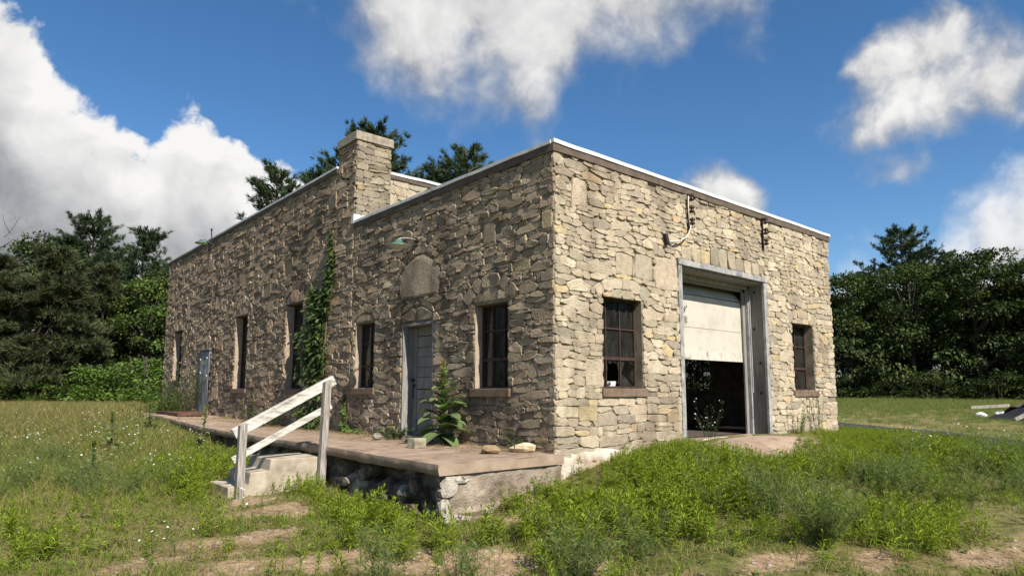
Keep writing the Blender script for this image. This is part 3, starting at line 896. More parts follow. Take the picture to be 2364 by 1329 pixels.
# painted foundation along the front, flaking
M_FOUND = pmat('flaking_painted_foundation', [(.15, .085, .06), (.36, .28, .215), (.46, .395, .32), (.52, .465, .40)], 3.2, .95, .9, 40, detail=10, contrast=(.32, .56))
fm = MB()
nu, nvv = 60, 8
for i in range(nu + 1):
    for j in range(nvv + 1):
        uu = -.03 + (WID + .05) * i / nu; zz = -.1 + .74 * j / nvv
        zz += (.03 * float(vnoise(uu, 3.0, .4))) if j == nvv else 0
        fm.v.append((uu, -.035 - .02 * float(vnoise(uu, zz, .18)) + (.03 if j == nvv else 0), zz))
for i in range(nu):
    for j in range(nvv):
        a = i * (nvv + 1) + j; fm.f.append((a, a + nvv + 1, a + nvv + 2, a + 1))
fm.build('foundation', M_FOUND, building, smooth=True)


# ------------------------------------------------------------------ windows and doors
def pane_poly(P, pts, d):
    mb = MB()
    n = len(pts)
    for p in pts: mb.v.append(P(p[0], p[1], d))
    for p in pts: mb.v.append(P(p[0], p[1], d - .004))
    mb.f.append(tuple(range(n))); mb.f.append(tuple(range(n, 2 * n))[::-1])
    for k in range(n): mb.f.append((k, n + k, n + (k + 1) % n, (k + 1) % n))
    return mb


def window(P, w, cols, rows, rec=.13, us=None, vsplit=None, sill=True, lintel=False, broken=None, label=None, heavy=None):
    u0, u1, v0, v1 = w
    fw = .032
    fr = MB()
    a, b, c, e = u0 + .004, u1 - .004, v0 + .004, v1 - .004
    D0, D1_ = -rec, -rec - .05
    fr.box(P(a, c, D0), P(a + fw, e, D1_)).box(P(b - fw, c, D0), P(b, e, D1_))
    fr.box(P(a + fw, c, D0), P(b - fw, c + fw, D1_)).box(P(a + fw, e - fw - (.03 if lintel else 0), D0), P(b - fw, e, D1_))
    win = fr.build('window', M_STEEL, building)
    if label: win['label'] = label
    us = us or [k / cols for k in range(1, cols)]
    vsp = vsplit or [k / rows for k in range(1, rows)]
    ul = [a + fw] + [a + (b - a) * s for s in us] + [b - fw]
    vl = [c + fw] + [c + (e - c) * s for s in vsp] + [e - fw - (.03 if lintel else 0)]
    for s in ul[1:-1]:
        MB().box(P(s - .009, c + fw, D0 - .004), P(s + .009, e - fw - .002, D1_ + .006)).build('muntin', M_STEEL, win)
    for q, s in enumerate(vl[1:-1]):
        hv = .022 if heavy == q else .010
        MB().box(P(a + fw, s - hv, D0 - .002), P(b - fw, s + hv, D1_ + .004)).build('muntin', M_STEEL, win)
    for i in range(cols):
        for j in range(rows):
            p0, p1, q0, q1 = ul[i] + .006, ul[i + 1] - .006, vl[j] + .006, vl[j + 1] - .006
            if broken and (i, j) in broken:
                for sh in broken[(i, j)]:
                    pane_poly(P, [(p0 + (p1 - p0) * x, q0 + (q1 - q0) * y) for x, y in sh], D0 - .022).build('pane', M_GLASS, win)
                continue
            pane_poly(P, [(p0, q0), (p1, q0), (p1, q1), (p0, q1)], D0 - .022 - random.uniform(0, .004)).build('pane', M_GLASS, win)
    if sill:
        MB().box(P(u0 - .05, v0 - .115, .055), P(u1 + .06, v0 + .002, -rec - .02)).build('sill', M_SILL, win, bevel=.008)
    if sill and P is PL:
        for s_, t_ in ((u1 + .002, u1 - .010), (u0 - .002, u0 + .010)):
            MB().box(P(s_, v0 + .006, .004), P(t_, v1 - .04, -rec + .003)).build('reveal', M_REVEAL, win)  # thin jamb plates that carry the sunlight as a paler colour
    if lintel:
        MB().box(P(u0 + .002, v1 - .035, .004), P(u1 - .002, v1 + .012, -rec + .002)).build('lintel', M_LINTEL, win)
    return win


M_REVEAL = pmat('sun_paled_reveal', [(.25, .19, .14), (.34, .27, .205), (.39, .32, .25)], 7, .95, .6, 40)  # jamb plaster lightened to stand for sun on the reveals
M_LINTEL = pmat('weathered_lintel_wood', [(.13, .12, .085), (.24, .22, .165)], 20.0, .85, .4, 40)
sh_mid = [[(0, 0), (.12, .0), (.05, .45), (.16, .62), (.1, .95), (0, 1)], [(.1, .97), (.3, .80), (.55, .9), (.72, .82), (.8, 1), (0, 1)], [(.82, .9), (1, 1), (1, 0), (.86, .12), (.95, .5)], [(.05, 0), (.86, .08), (.6, .2), (.3, .16)]]
sh_right = [[(0, 0), (.9, 0), (.35, .35), (.1, .45), (0, .4)], [(0, .4), (.1, .45), (.42, .98), (0, 1)], [(.42, .98), (.95, .8), (1, 1), (.4, 1)], [(.8, .55), (1, .62), (1, .1), (.72, .3)]]
sh_left = [[(0, 0), (1, 0), (1, .55), (.8, .62), (1, 1), (0, 1), (0, .7), (.25, .62), (0, .5)]]
window(PF, W6, 3, 3, rec=.12, us=[.245, .60], broken={(0, 0): sh_left, (1, 0): sh_mid, (2, 0): sh_right}, heavy=0, label='front window with broken lower panes')
window(PF, W7, 2, 3, rec=.16, us=[.52], heavy=0, label='small front window at the right end')
window(PL, W1, 3, 3, rec=.13, us=[.34, .68], lintel=True, heavy=0, label='side window nearest the corner')
window(PL, W2, 2, 3, rec=.13, us=[.52], lintel=True, heavy=0, label='narrow side window by the grey door')
window(PL, W3, 2, 4, rec=.17, us=[.5], lintel=False, label='tall side window behind the vine')
window(PL, W4, 2, 4, rec=.17, us=[.5], lintel=False, label='tall side window in the middle of the long wall')
window(PL, W5, 2, 4, rec=.17, us=[.5], lintel=False, label='tall side window at the far end')
window(PRw, WX, 4, 3, rec=.15, sill=False, label='window in the far end wall seen through the garage')
for w in (W3, W4, W5):
    MB().box(PL(w[0] - .10, w[3] - .004, .035), PL(w[1] + .08, w[3] + .030, -.16)).build('lintel', M_DARKWOOD, building)
tub = MB().lathe((1.30, .22, 1.445), (0, 0, 1), [(0, .0), (0, .085), (.09, .10), (.10, .10), (.10, .0)], 14).build('plastic_tub', M_ENAMELWHITE)
tag(tub, 'white plastic tub on the sill behind the broken front window pane', 'tub')

# grey plank door
u0, u1, v0, v1 = D1
dfr = MB()
dfr.box(PL(u0 + .003, v0, .014), PL(u0 + .045, v1 - .045, -.25)).box(PL(u1 - .045, v0, .014), PL(u1 - .003, v1 - .045, -.25)).box(PL(u0 + .003, v1 - .045, .016), PL(u1 - .003, v1 - .002, -.25))
door = dfr.build('door', M_GREYWOOD, building, bevel=.003)
door['label'] = 'weathered grey plank door beside the mullein'
a, b = u0 + .048, u1 - .048
for s, e in ((a, a + .11), (b - .11, b)):
    MB().box(PL(s, v0 + .04, -.19), PL(e, v1 - .05, -.23)).build('stile', M_DARKWOOD, door, bevel=.003)
zz = v0 + .30
hs = [.17, .19, .16, .2, .17, .18, .16, .19, .16]
k = (v1 - .05 - zz) / sum(hs)
rd = random.Random(4)
for h in hs:
    h *= k
    sk = rd.uniform(-.006, .006); dd_ = rd.uniform(-.006, .004)
    MB().hexa([PL(a + .112, zz + .005, -.206 + dd_), PL(b - .112, zz + .005 + sk, -.206 - dd_), PL(b - .112, zz + .005 + sk, -.235), PL(a + .112, zz + .005, -.235),
               PL(a + .112, zz + h - .004, -.203 - dd_), PL(b - .112, zz + h - .004 + sk, -.203 + dd_), PL(b - .112, zz + h - .004 + sk, -.235), PL(a + .112, zz + h - .004, -.235)]).build('plank', M_DARKWOOD, door, bevel=.002)
    zz += h
MB().box(PL(a + .112, v0 + .05, -.215), PL(b - .112, v0 + .30, -.235)).build('kick_board', M_DARKWOOD, door, bevel=.003)
MB().box(PL(a, v0 + .001, -.05), PL(b, v0 + .045, -.25)).build('threshold', M_DARKWOOD, door)
MB().lathe(PL(b - .05, v0 + .98, -.19), (-1, 0, 0), [(0, .022), (.02, .02), (.03, .03), (.055, .03), (.065, .0)], 12).build('door_knob', M_BLACKIRON, door, smooth=True)
MB().box(PL(b - .075, v0 + .86, -.176), PL(b - .025, v0 + .91, -.19)).tube([PL(b - .05, v0 + .87, -.172), PL(b - .05, v0 + .74, -.17), PL(b - .055, v0 + .66, -.172)], .009, 6).build('hasp', M_BLACKIRON, door)

# blue-grey sheet metal over the far door
u0, u1, v0, v1 = D2
sm = MB(); nx_, nz_ = 8, 14
for i in range(nx_ + 1):
    for j in range(nz_ + 1):
        u = u0 - .03 + (u1 - u0 + .06) * i / nx_; v = v0 + .0 + (v1 - v0 + .02) * j / nz_
        sm.v.append(PL(u, v, .035 + .016 * float(vnoise(u * 2, v, .5)) + (.02 if i in (0, nx_) and 3 < j < 10 else 0)))
for i in range(nx_):
    for j in range(nz_):
        q = i * (nz_ + 1) + j; sm.f.append((q, q + 1, q + nz_ + 2, q + nz_ + 1))
d2 = sm.build('door', M_SHEET, building, smooth=True)
d2['label'] = 'far door covered by a bent blue-grey metal sheet'
m_ = d2.modifiers.new('solid', 'SOLIDIFY'); m_.thickness = .004
MB().box(PL(u0 - .05, v1 + .015, .075), PL(u1 + .04, v1 + .05, -.02)).build('drip_cap', M_DARKWOOD, d2)
for (q, r, w) in ((.12, 1.75, .14), (.75, 1.72, .12), (.70, 1.32, .10), (.08, 1.22, .12), (.62, .95, .10)):
    MB().hexa([PL(u0 + q, v0 + r, .06), PL(u0 + q + w, v0 + r + .02, .062), PL(u0 + q + w, v0 + r + .02, .055), PL(u0 + q, v0 + r, .055), PL(u0 + q + .01, v0 + r + .05, .09), PL(u0 + q + w, v0 + r + .06, .08), PL(u0 + q + w, v0 + r + .06, .06), PL(u0 + q, v0 + r + .05, .06)]).build('torn_tab', M_WHITE, d2)
MB().bar(PL(u0 + .62, v0 + 1.40, .075), PL(u0 + .30, v0 + .62, .07), .012, .012).build('shadow_line_bar', M_BLACKIRON, d2)  # dark bar laid over the sheet as its leaning shadow line

# garage opening: casing, plank lining, stops, sectional door
u0, u1, v0, v1 = GA
gf = MB()
gf.box(PF(u0 + .004, v0, .03), PF(u0 + .10, v1 - .09, -.02))
gar = gf.build('garage_opening', M_CASING, building, bevel=.004)
gar['label'] = 'grey timber frame of the garage opening'
MB().box(PF(u1 - .10, v0, .03), PF(u1 - .004, v1 - .09, -.02)).build('side_casing', M_CASING, gar, bevel=.004)
wavy_bar(PF(u0 - .01, v1 - .045, .012), PF(u1 + .01, v1 - .05, .012), .07, .09, 10, .004, 9).build('head_casing', M_CASING, gar)
for s in (0, 1):
    x0 = u0 + .012 if s == 0 else u1 - .055
    MB().box(PF(x0, v0, -.022), PF(x0 + .043, v1 - .095, -.34)).build('jamb_plank', M_DARKWOOD, gar, bevel=.003)
    x1 = u0 + .055 if s == 0 else u1 - .055
    sg = 1 if s == 0 else -1
    MB().box(PF(x1, v0, -.30), PF(x1 + sg * .05, v1 - .12, -.36)).build('door_stop', M_CASING, gar, bevel=.003)
    MB().box(PF(x1 + sg * .001, v0, -.365), PF(x1 + sg * .13, v1 - .12, -.40)).build('door_stop', M_GREYWOOD, gar, bevel=.003)
MB().box(PF(u1 - .060, v0 + .78, -.275), PF(u1 - .075, v1 - .3, -.29)).build('trim_strip', M_WHITE, gar)
MB().box(PF(u0 + .012, v1 - .092, -.022), PF(u1 - .012, v1 - .135, -.34)).build('head_lining', M_GREYWOOD, gar)
MB().box(PF(u0 + .056, v1 - .137, -.30), PF(u1 - .056, v1 - .20, -.36)).build('door_stop', M_CASING, gar, bevel=.003)
MB().box(PF(u0 + .056, v1 - .137, -.365), PF(u1 - .056, v1 - .25, -.40)).build('door_stop', M_GREYWOOD, gar, bevel=.003)
DX0, DX1 = u0 + .10, u1 - .10
secs = [(1.955, 2.49, -.415, -.415), (2.495, 3.055, -.415, -.42), (3.07, 3.50, -.425, -.80)]
od = None
M_DOORBOT = pmat('chipped_white_door_paint', [(.14, .115, .085), (.36, .325, .265), (.47, .437, .37), (.50, .467, .40)], 9.0, .6, .2, 40, contrast=(.30, .52), stretch=(1, 1, .6))
for q, (z0, z1, da, db) in enumerate(secs):
    mb = MB().hexa([PF(DX0, z0, da), PF(DX1, z0, da), PF(DX1, z0, da - .045), PF(DX0, z0, da - .045), PF(DX0, z1, db), PF(DX1, z1, db), PF(DX1, z1, db - .045), PF(DX0, z1, db - .045)])
    if od is None:
        od = mb.build('overhead_door', M_DOORWHITE, building, bevel=.004)
        od['label'] = 'half-raised white sectional garage door'
    else:
        mb.build('door_section', M_DOORWHITE, od, bevel=.004)
MB().box(PF(DX0 + .002, 1.945, -.411), PF(DX1 - .002, 2.11, -.4145)).build('bottom_rail', M_DOORBOT, od)
hx = DX0 + .66
MB().tube([PF(hx, 2.84, -.395), PF(hx, 2.80, -.39), PF(hx, 2.74, -.395)], .007, 6).tube([PF(hx, 2.80, -.39), PF(hx + .04, 2.82, -.39), PF(hx + .045, 2.86, -.39)], .006, 6).build('latch', M_BLACKIRON, od)
MB().tube([PF(hx, 2.68, -.395), PF(hx + .01, 2.58, -.39), PF(hx + .045, 2.56, -.39), PF(hx + .05, 2.66, -.395)], .007, 6).build('lift_handle', M_BLACKIRON, od)
MB().box(PF(DX0 + .62, 1.945, -.40), PF(DX0 + .76, 1.975, -.411)).build('lift_plate', M_GALV, od)
for (q, r) in ((.20, 2.62), (.26, 1.93), (.10, 1.30), (.12, .75)):
    MB().box(PF(u1 - .057, v0 + r, -.05 - q * .6), PF(u1 - .062, v0 + r + .05, -.085 - q * .6)).build('bracket', M_BLACKIRON, gar)
MB().box(PF(u0 + .06, v0 - .1, .05), PF(u1 - .06, v0 + .035, -.5)).build('threshold', M_SLAB, gar, bevel=.01)

# ------------------------------------------------------------------ loading platform
def sstep(a, b, x):
    t = np.clip((np.asarray(x, float) - a) / (b - a), 0, 1)
    return t * t * (3 - 2 * t)


def plat_z(y):
    return ZP + .12 * float(sstep(8.5, 15, y))


EDGE = np.array([(-.2, -1.89), (3, -1.73), (6.5, -1.64), (12, -1.42), (17.4, -1.2)])


def edge_x(y):
    return float(np.interp(y, EDGE[:, 0], EDGE[:, 1]))


platform = empty('loading_platform', (-.9, 8, 0))
tag(platform, 'long cracked concrete loading platform along the shaded side wall', 'platform')
PY0, PY1 = -.15, 17.3
sl = MB()
nt, ns = 420, 12
rows = []
for i in range(nt + 1):
    y = PY0 + (PY1 - PY0) * i / nt
    ex = edge_x(y) + .010 * float(vnoise(y, 1.0, .6)) + .005 * float(vnoise(y, 4.0, .13)) - .008
    chip = .030 * max(0., float(vnoise(y, 40., .16)) - .45) + .05 * max(0., float(vnoise(y, 55., .5)) - .6)
    row = []
    for j in range(ns + 1):
        s = j / ns
        x = -.004 + (ex + chip - -.004) * s
        yy = y + ((.010 * float(vnoise(x, 7.0, .15))) if i == 0 else 0)
        z = plat_z(y) + .006 * float(vnoise(x, y, .6))
        row.append(len(sl.v)); sl.v.append((x, yy, z))
    thick = .115 + .02 * float(vnoise(y, 9, .3))
    side = []
    for (dx, dz) in ((chip, .0), (-.004 + .5 * chip, -.022), (-.006 + .006 * float(vnoise(y, 15, .08)), -.06), (.004 + .012 * float(vnoise(y, 12, .1)), -thick)):
        side.append(len(sl.v)); sl.v.append((ex + dx, yy, (sl.v[row[-1]][2] if dz == 0 else plat_z(y) + dz)))
    side.append(len(sl.v)); sl.v.append((-.004, yy, plat_z(y) - thick))
    rows.append((row, side))
for (a, sa_), (b, sb_) in zip(rows[:-1], rows[1:]):
    for j in range(len(a) - 1):
        sl.f.append((a[j], a[j + 1], b[j + 1], b[j]))
    for j in range(len(sa_) - 1):
        sl.f.append((sa_[j], sa_[j + 1], sb_[j + 1], sb_[j]))
n_end = len(sl.v)
r0 = rows[0]
end_loop = [sl.v[k] for k in r0[0]] + [sl.v[k] for k in r0[1][1:]]
sl.v += end_loop; sl.f.append(tuple(range(n_end, n_end + len(end_loop)))[::-1])
slab = sl.build('slab', M_SLAB, platform, smooth=True)

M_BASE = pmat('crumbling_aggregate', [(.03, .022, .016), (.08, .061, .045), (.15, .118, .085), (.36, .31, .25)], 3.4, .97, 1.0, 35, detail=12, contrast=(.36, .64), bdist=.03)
bs = MB(); ny_, nz_ = 230, 16
for i in range(ny_ + 1):
    y = PY0 + .02 + (PY1 - .1 - PY0) * i / ny_
    for j in range(nz_ + 1):
        t = j / nz_
        z = -.28 + (plat_z(y) - .125 + .28) * t
        ledge = .27 + .07 * float(vnoise(y, 21, .6)) - .03 * (y - 1.5) * (y < 3)
        hollow = float(sstep(.25, .6, y) * (1 - sstep(2.6, 3.0, y))) + .45 * float(sstep(3.9, 4.4, y)) * (.5 + .5 * float(vnoise(y, 30, 1.3)))
        rec = .05 + hollow * (.20 * float(sstep(ledge - .03, ledge + .03, z)) + .10 * float(sstep(.38, .48, z)))
        rec += .035 * float(vnoise(y, z * 1.6, .16)) + .022 * float(vnoise(y, z, .06)) + .03 * float(vnoise(y * .9 + z, z * 2 - y, .3))
        if y < .2: rec *= .6
        bs.v.append((edge_x(y) + max(.012, rec), y, z))
for i in range(ny_):
    for j in range(nz_):
        a = i * (nz_ + 1) + j; bs.f.append((a, a + 1, a + nz_ + 2, a + nz_ + 1))
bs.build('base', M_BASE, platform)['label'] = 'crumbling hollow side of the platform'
# broken pieces of facing hanging on the hollow side
rk = random.Random(8)
for (yc, zc, w, h, dx, rot) in ((1.75, .36, .42, .17, .05, -.30), (1.1, .28, .30, .13, .06, -.25), (.45, .33, .20, .2, .03, .1), (2.35, .19, .5, .12, -.01, -.10), (1.35, .10, .65, .13, -.015, -.12), (.55, .06, .5, .15, -.02, -.08)):
    pts = []
    n = 9
    for k in range(n):
        a = 2 * math.pi * k / n
        c, s = math.cos(a), math.sin(a)
        q = 1 / max(abs(c), abs(s)) * rk.uniform(.82, 1.0)
        u = c * q * w / 2; v = s * q * h / 2
        pts.append((yc + u * math.cos(rot) - v * math.sin(rot) * .6, zc - u * math.sin(-rot) + v))
    mb = MB()
    for (yy, zz) in pts: mb.v.append((edge_x(yy) + dx + rk.uniform(-.008, .008), yy, zz))
    for (yy, zz) in pts: mb.v.append((edge_x(yy) + dx + .16, yy, zz))
    mb.f.append(tuple(range(n))); mb.f += [(k, k + n, (k + 1) % n + n, (k + 1) % n) for k in range(n)]
    mb.build('broken_chunk', M_BASE, platform)
# sunlit end face with its rough footing
en = MB(); nx_, nz_ = 60, 14
for i in range(nx_ + 1):
    x = -1.865 + 1.855 * i / nx_
    for j in range(nz_ + 1):
        z = -.22 + .717 * j / nz_
        z += .012 * float(vnoise(x, 3, .3)) * (j == nz_)
        foot = float(1 - sstep(.06 + .06 * (x + 1.85), .10 + .06 * (x + 1.85), z + .02 * float(vnoise(x, 5, .2))))
        y = -.112 - .05 * foot + (.035 * foot + .010) * float(vnoise(x, z, .07)) + .016 * float(vnoise(x, z, .22))
        if x < -1.6: y += .09 * float(sstep(-1.62, -1.865, x)) * (.5 + float(vnoise(x * 2, z, .12)))
        en.v.append((x, y, z))
for i in range(nx_):
    for j in range(nz_):
        a = i * (nz_ + 1) + j; en.f.append((a, a + nz_ + 1, a + nz_ + 2, a + 1))
en.build('end_face', M_BLOCKFACE, platform)['label'] = 'sunlit end of the platform'

M_CRACK = pmat('crack_dirt', [(.03, .024, .018), (.06, .048, .035)], 20, .98)
for q, pl in enumerate(([(-.02, .55), (-.5, .62), (-.9, .9), (-1.35, .86), (-1.86, 1.15)], [(-.02, 4.6), (-.6, 4.5), (-1.1, 4.75), (-1.69, 4.6)], [(-.4, .75), (-.6, 1.6), (-.45, 2.6), (-.75, 3.4), (-.7, 4.5)], [(-.02, 9.4), (-.7, 9.3), (-1.55, 9.5)])):
    mb = MB(); pts = []
    for a, b in zip(pl[:-1], pl[1:]):
        for k in range(6):
            s = k / 6; pts.append((a[0] + (b[0] - a[0]) * s + rk.uniform(-.025, .025), a[1] + (b[1] - a[1]) * s + rk.uniform(-.025, .025)))
    pts.append(pl[-1])
    for a, b in zip(pts[:-1], pts[1:]):
        d = Vector((b[0] - a[0], b[1] - a[1], 0)).normalized(); s = Vector((-d.y, d.x, 0)) * rk.uniform(.003, .007)
        mb.poly([(a[0] - s.x, a[1] - s.y, plat_z(a[1]) + .009 + .006 * float(vnoise(a[0], a[1], .6)) - .005), (a[0] + s.x, a[1] + s.y, plat_z(a[1]) + .004 + .006 * float(vnoise(a[0], a[1], .6))), (b[0] + s.x, b[1] + s.y, plat_z(b[1]) + .004 + .006 * float(vnoise(b[0], b[1], .6))), (b[0] - s.x, b[1] - s.y, plat_z(b[1]) + .004 + .006 * float(vnoise(b[0], b[1], .6)))])
    mb.build('crack', M_CRACK, platform)
M_LIME = pmat('exposed_white_aggregate', [(.16, .13, .10), (.42, .37, .30), (.56, .51, .43)], 16, .97, 1.0, 70, detail=10, contrast=(.32, .58), bdist=.03)
for (xc, zc, w, h) in ((-1.74, .37, .22, .24), (-1.80, .16, .12, .20), (-1.62, .44, .30, .07), (-1.60, .02, .46, .10), (-1.15, .075, .5, .06)):
    n = 13; mb = MB(); pts = []
    for k in range(n):
        a = 2 * math.pi * k / n; q = rk.uniform(.72, 1.12)
        pts.append((xc + w * .55 * q * math.cos(a), zc + h * .55 * q * math.sin(a)))
    for (x_, z_) in pts: mb.v.append((max(-1.868, x_), -.145 + rk.uniform(-.006, .008), z_))
    for (x_, z_) in pts: mb.v.append((max(-1.862, x_), -.06, z_))
    mb.v.append((xc, -.158, zc))
    mb.f += [(k, (k + 1) % n, 2 * n) for k in range(n)] + [(k, k + n, (k + 1) % n + n, (k + 1) % n) for k in range(n)]
    mb.build('spalled_patch', M_LIME, platform)
# ------------------------------------------------------------------ steps and handrail
SY0, SY1 = 2.99, 3.80
prof = [(-3.04, -.15), (-1.74, -.15), (-1.74, .475), (-2.49, .485), (-2.51, .33), (-2.76, .325), (-2.78, .17), (-3.04, .16)]
sp = MB(); n = len(prof)
for (x, z) in prof: sp.v.append((x, SY0, z))
for (x, z) in prof: sp.v.append((x, SY1, z))
sp.f.append(tuple(range(n))); sp.f.append(tuple(range(n, 2 * n))[::-1])
for k in range(n): sp.f.append((k, k + n, (k + 1) % n + n, (k + 1) % n))
steps = sp.build('concrete_steps', M_STEP, bevel=.012)
tag(steps, 'three worn concrete steps leading up to the loading platform', 'steps')

rail = empty('wooden_handrail', (-2.3, 2.93, .05))
tag(rail, 'weathered white wooden handrail on two grey posts beside the steps', 'handrail')


def post(x, y, z0, z1, w, lean, seed):
    r = random.Random(seed); mb = MB(); h = w / 2
    c = []
    for (z, sh) in ((z0, 0), (z1, lean)):
        for (a, b) in ((-h, -h), (h, -h), (h, h), (-h, h)):
            c.append((x + a + sh + r.uniform(-.003, .003), y + b + r.uniform(-.003, .003), z + (.03 if (z == z1 and a > 0) else 0)))
    return mb.hexa(c)


post(-2.92, 2.925, -.1, .955, .095, .01, 1).build('post', M_POST, rail, bevel=.005)
post(-1.80, 2.915, -.05, 1.535, .095, .055, 2).build('post', M_POST, rail, bevel=.005)
A = Vector((-3.02, 3.0, .885)); Bv = Vector((-1.62, 3.0, 1.615))
MB().bar(A + Vector((0, .022, 0)), Bv + Vector((0, .022, 0)), .092, .034).build('cap_rail', M_RAIL, rail, bevel=.004)
dn = Vector((.46, 0, -.89)) * .068
MB().bar(A + Vector((0, -.005, 0)) + dn, Bv + Vector((0, -.005, 0)) + dn, .038, .098).build('top_rail', M_RAIL, rail, bevel=.004)
MB().bar((-3.0, 2.995, .50), (-1.64, 2.995, 1.20), .036, .088).build('lower_rail', M_RAIL, rail, bevel=.004)


# ------------------------------------------------------------------ loose things on the platform
def rock(c, s, seed, mat, name, rz=0.0, flat=0.35, seg=(9, 6)):
    r = np.random.default_rng(seed); mb = MB(); nu, nv = seg
    dirs = r.normal(size=(9, 3)); dirs /= np.linalg.norm(dirs, axis=1)[:, None]; cut = r.uniform(.62, .9, 9)
    ring = []
    for j in range(nv + 1):
        th = math.pi * j / nv
        for i in range(nu):
            ph = 2 * math.pi * i / nu
            d = np.array((math.sin(th) * math.cos(ph), math.sin(th) * math.sin(ph), math.cos(th)))
            q = d @ dirs.T
            k = min([1.0] + [cu / qq for qq, cu in zip(q, cut) if qq > 1e-3]) * r.uniform(.96, 1.03)
            p = d * k * np.array(s) / 2
            p[2] = max(p[2], -s[2] * flat)
            x = p[0] * math.cos(rz) - p[1] * math.sin(rz); y = p[0] * math.sin(rz) + p[1] * math.cos(rz)
            mb.v.append((c[0] + x, c[1] + y, c[2] + p[2] + s[2] * flat))
    for j in range(nv):
        for i in range(nu):
            a = j * nu + i; b = j * nu + (i + 1) % nu
            mb.f.append((a, a + nu, b + nu, b))
    return mb.build(name, mat)


M_LOOSE_A = pmat('brown_flat_stone', [(.17, .11, .06), (.30, .22, .13)], 14, .95, .6, 50)
M_LOOSE_B = pmat('pale_flat_stone', [(.46, .36, .23), (.58, .47, .32)], 10, .95, .5, 50)
M_LOOSE_C = pmat('grey_stone', [(.17, .15, .12), (.28, .25, .21)], 16, .95, .6, 50)
M_BLK = pmat('mossy_concrete_block', [(.12, .10, .08), (.27, .24, .17), (.36, .35, .22)], 9, .95, .7, 60)
bl = MB(); cx, cy, hz = -.93, 1.80, .14; ca, sa = math.cos(.15), math.sin(.15)
cn = [(-.10, -.08), (.11, -.085), (.11, .08), (-.10, .08)]
bl.hexa([(cx + a * ca - b * sa, cy + a * sa + b * ca, ZP + .004) for a, b in cn] + [(cx + a * .98 * ca - b * sa, cy + a * sa + b * .97 * ca, ZP + hz) for a, b in cn])
tag(bl.build('concrete_block', M_BLK, bevel=.007), 'squared mossy concrete block on the platform in front of the mullein', 'block')
tag(rock((-.64, .55, ZP + .004), (.26, .34, .13), 5, M_LOOSE_A, 'flat_stone', .2, .30), 'brown flat stone on the platform, left of the paler one', 'stone', 'loose stones on the platform')
tag(rock((-.20, .40, ZP + .006), (.30, .40, .15), 12, M_LOOSE_B, 'flat_stone', .5, .32), 'pale cream flat stone on the platform beside the building corner', 'stone', 'loose stones on the platform')
tag(rock((-.52, 3.62, ZP + .004), (.16, .2, .13), 9, M_LOOSE_C, 'flat_stone', 0, .38), 'small grey stone on the platform below the grey door', 'stone', 'loose stones on the platform')
rp = MB()
zr = plat_z(15.6) + .012
rp.hexa([(-1.02, 13.6, zr - .02), (-.34, 13.55, zr), (-.10, 16.2, zr), (-.95, 16.3, zr - .01), (-1.02, 13.6, zr + .075), (-.34, 13.55, zr + .09), (-.10, 16.2, zr + .09), (-.95, 16.3, zr + .075)])
plate = rp.build('steel_plate', M_RUST, bevel=.01)
tag(plate, 'rusty brown steel plate lying at the far end of the platform', 'plate')

# ------------------------------------------------------------------ lamps
def lamp(name, wall, shade, label, pipe_top=None):
    e = empty(name, wall); tag(e, label, 'lamp', 'wall lamps on the side wall')
    w = Vector(wall); s = Vector(shade)
    top = s + Vector((0, 0, .135))
    MB().tube([w, w.lerp(top, .5) + Vector((0, 0, .02)), top + Vector((.06, 0, .015)), top + Vector((.01, 0, .0)), top - Vector((0, 0, .03))], .013, 8).build('arm', M_GALV, e, smooth=True)
    sh = MB().lathe(s, (0, 0, 1), [(0, .18), (.022, .168), (.052, .115), (.075, .065), (.11, .05), (.125, .03)], 24)
    o = sh.build('lamp_shade', M_GREENENAMEL, e, smooth=True)
    so = o.modifiers.new('solid', 'SOLIDIFY'); so.thickness = .004
    MB().lathe(s, (0, 0, 1), [(.002, .172), (.018, .155), (.045, .105), (.06, .03)], 24).build('reflector', M_ENAMELWHITE, e, smooth=True)
    MB().lathe(s, (0, 0, 1), [(.0, .0), (.005, .025), (.03, .035), (.06, .02)], 12).build('bulb', M_ENAMELWHITE, e, smooth=True)
    MB().lathe(w, (-1, 0, 0), [(-.02, .05), (.03, .05), (.035, .02)], 10).build('wall_bracket', M_BLACKIRON, e)
    if pipe_top:
        MB().tube([w + Vector((-.03, 0, -.12)), w + Vector((-.03, 0, 0)), Vector(pipe_top)], .018, 8).lathe(pipe_top, (0, 0, 1), [(-.02, .02), (.0, .034), (.04, .03), (.055, .0)], 10).build('conduit', M_BLACKIRON, e)


lamp('gooseneck_lamp', (-.02, 3.30, 3.96), (-.42, 3.23, 3.78), 'green enamel gooseneck lamp above the blocked arched panel')
lamp('gooseneck_lamp', (-.02, 14.8, 5.86), (-.48, 14.30, 5.74), 'green enamel gooseneck lamp under the far roof edge', (-.075, 14.8, 6.30))

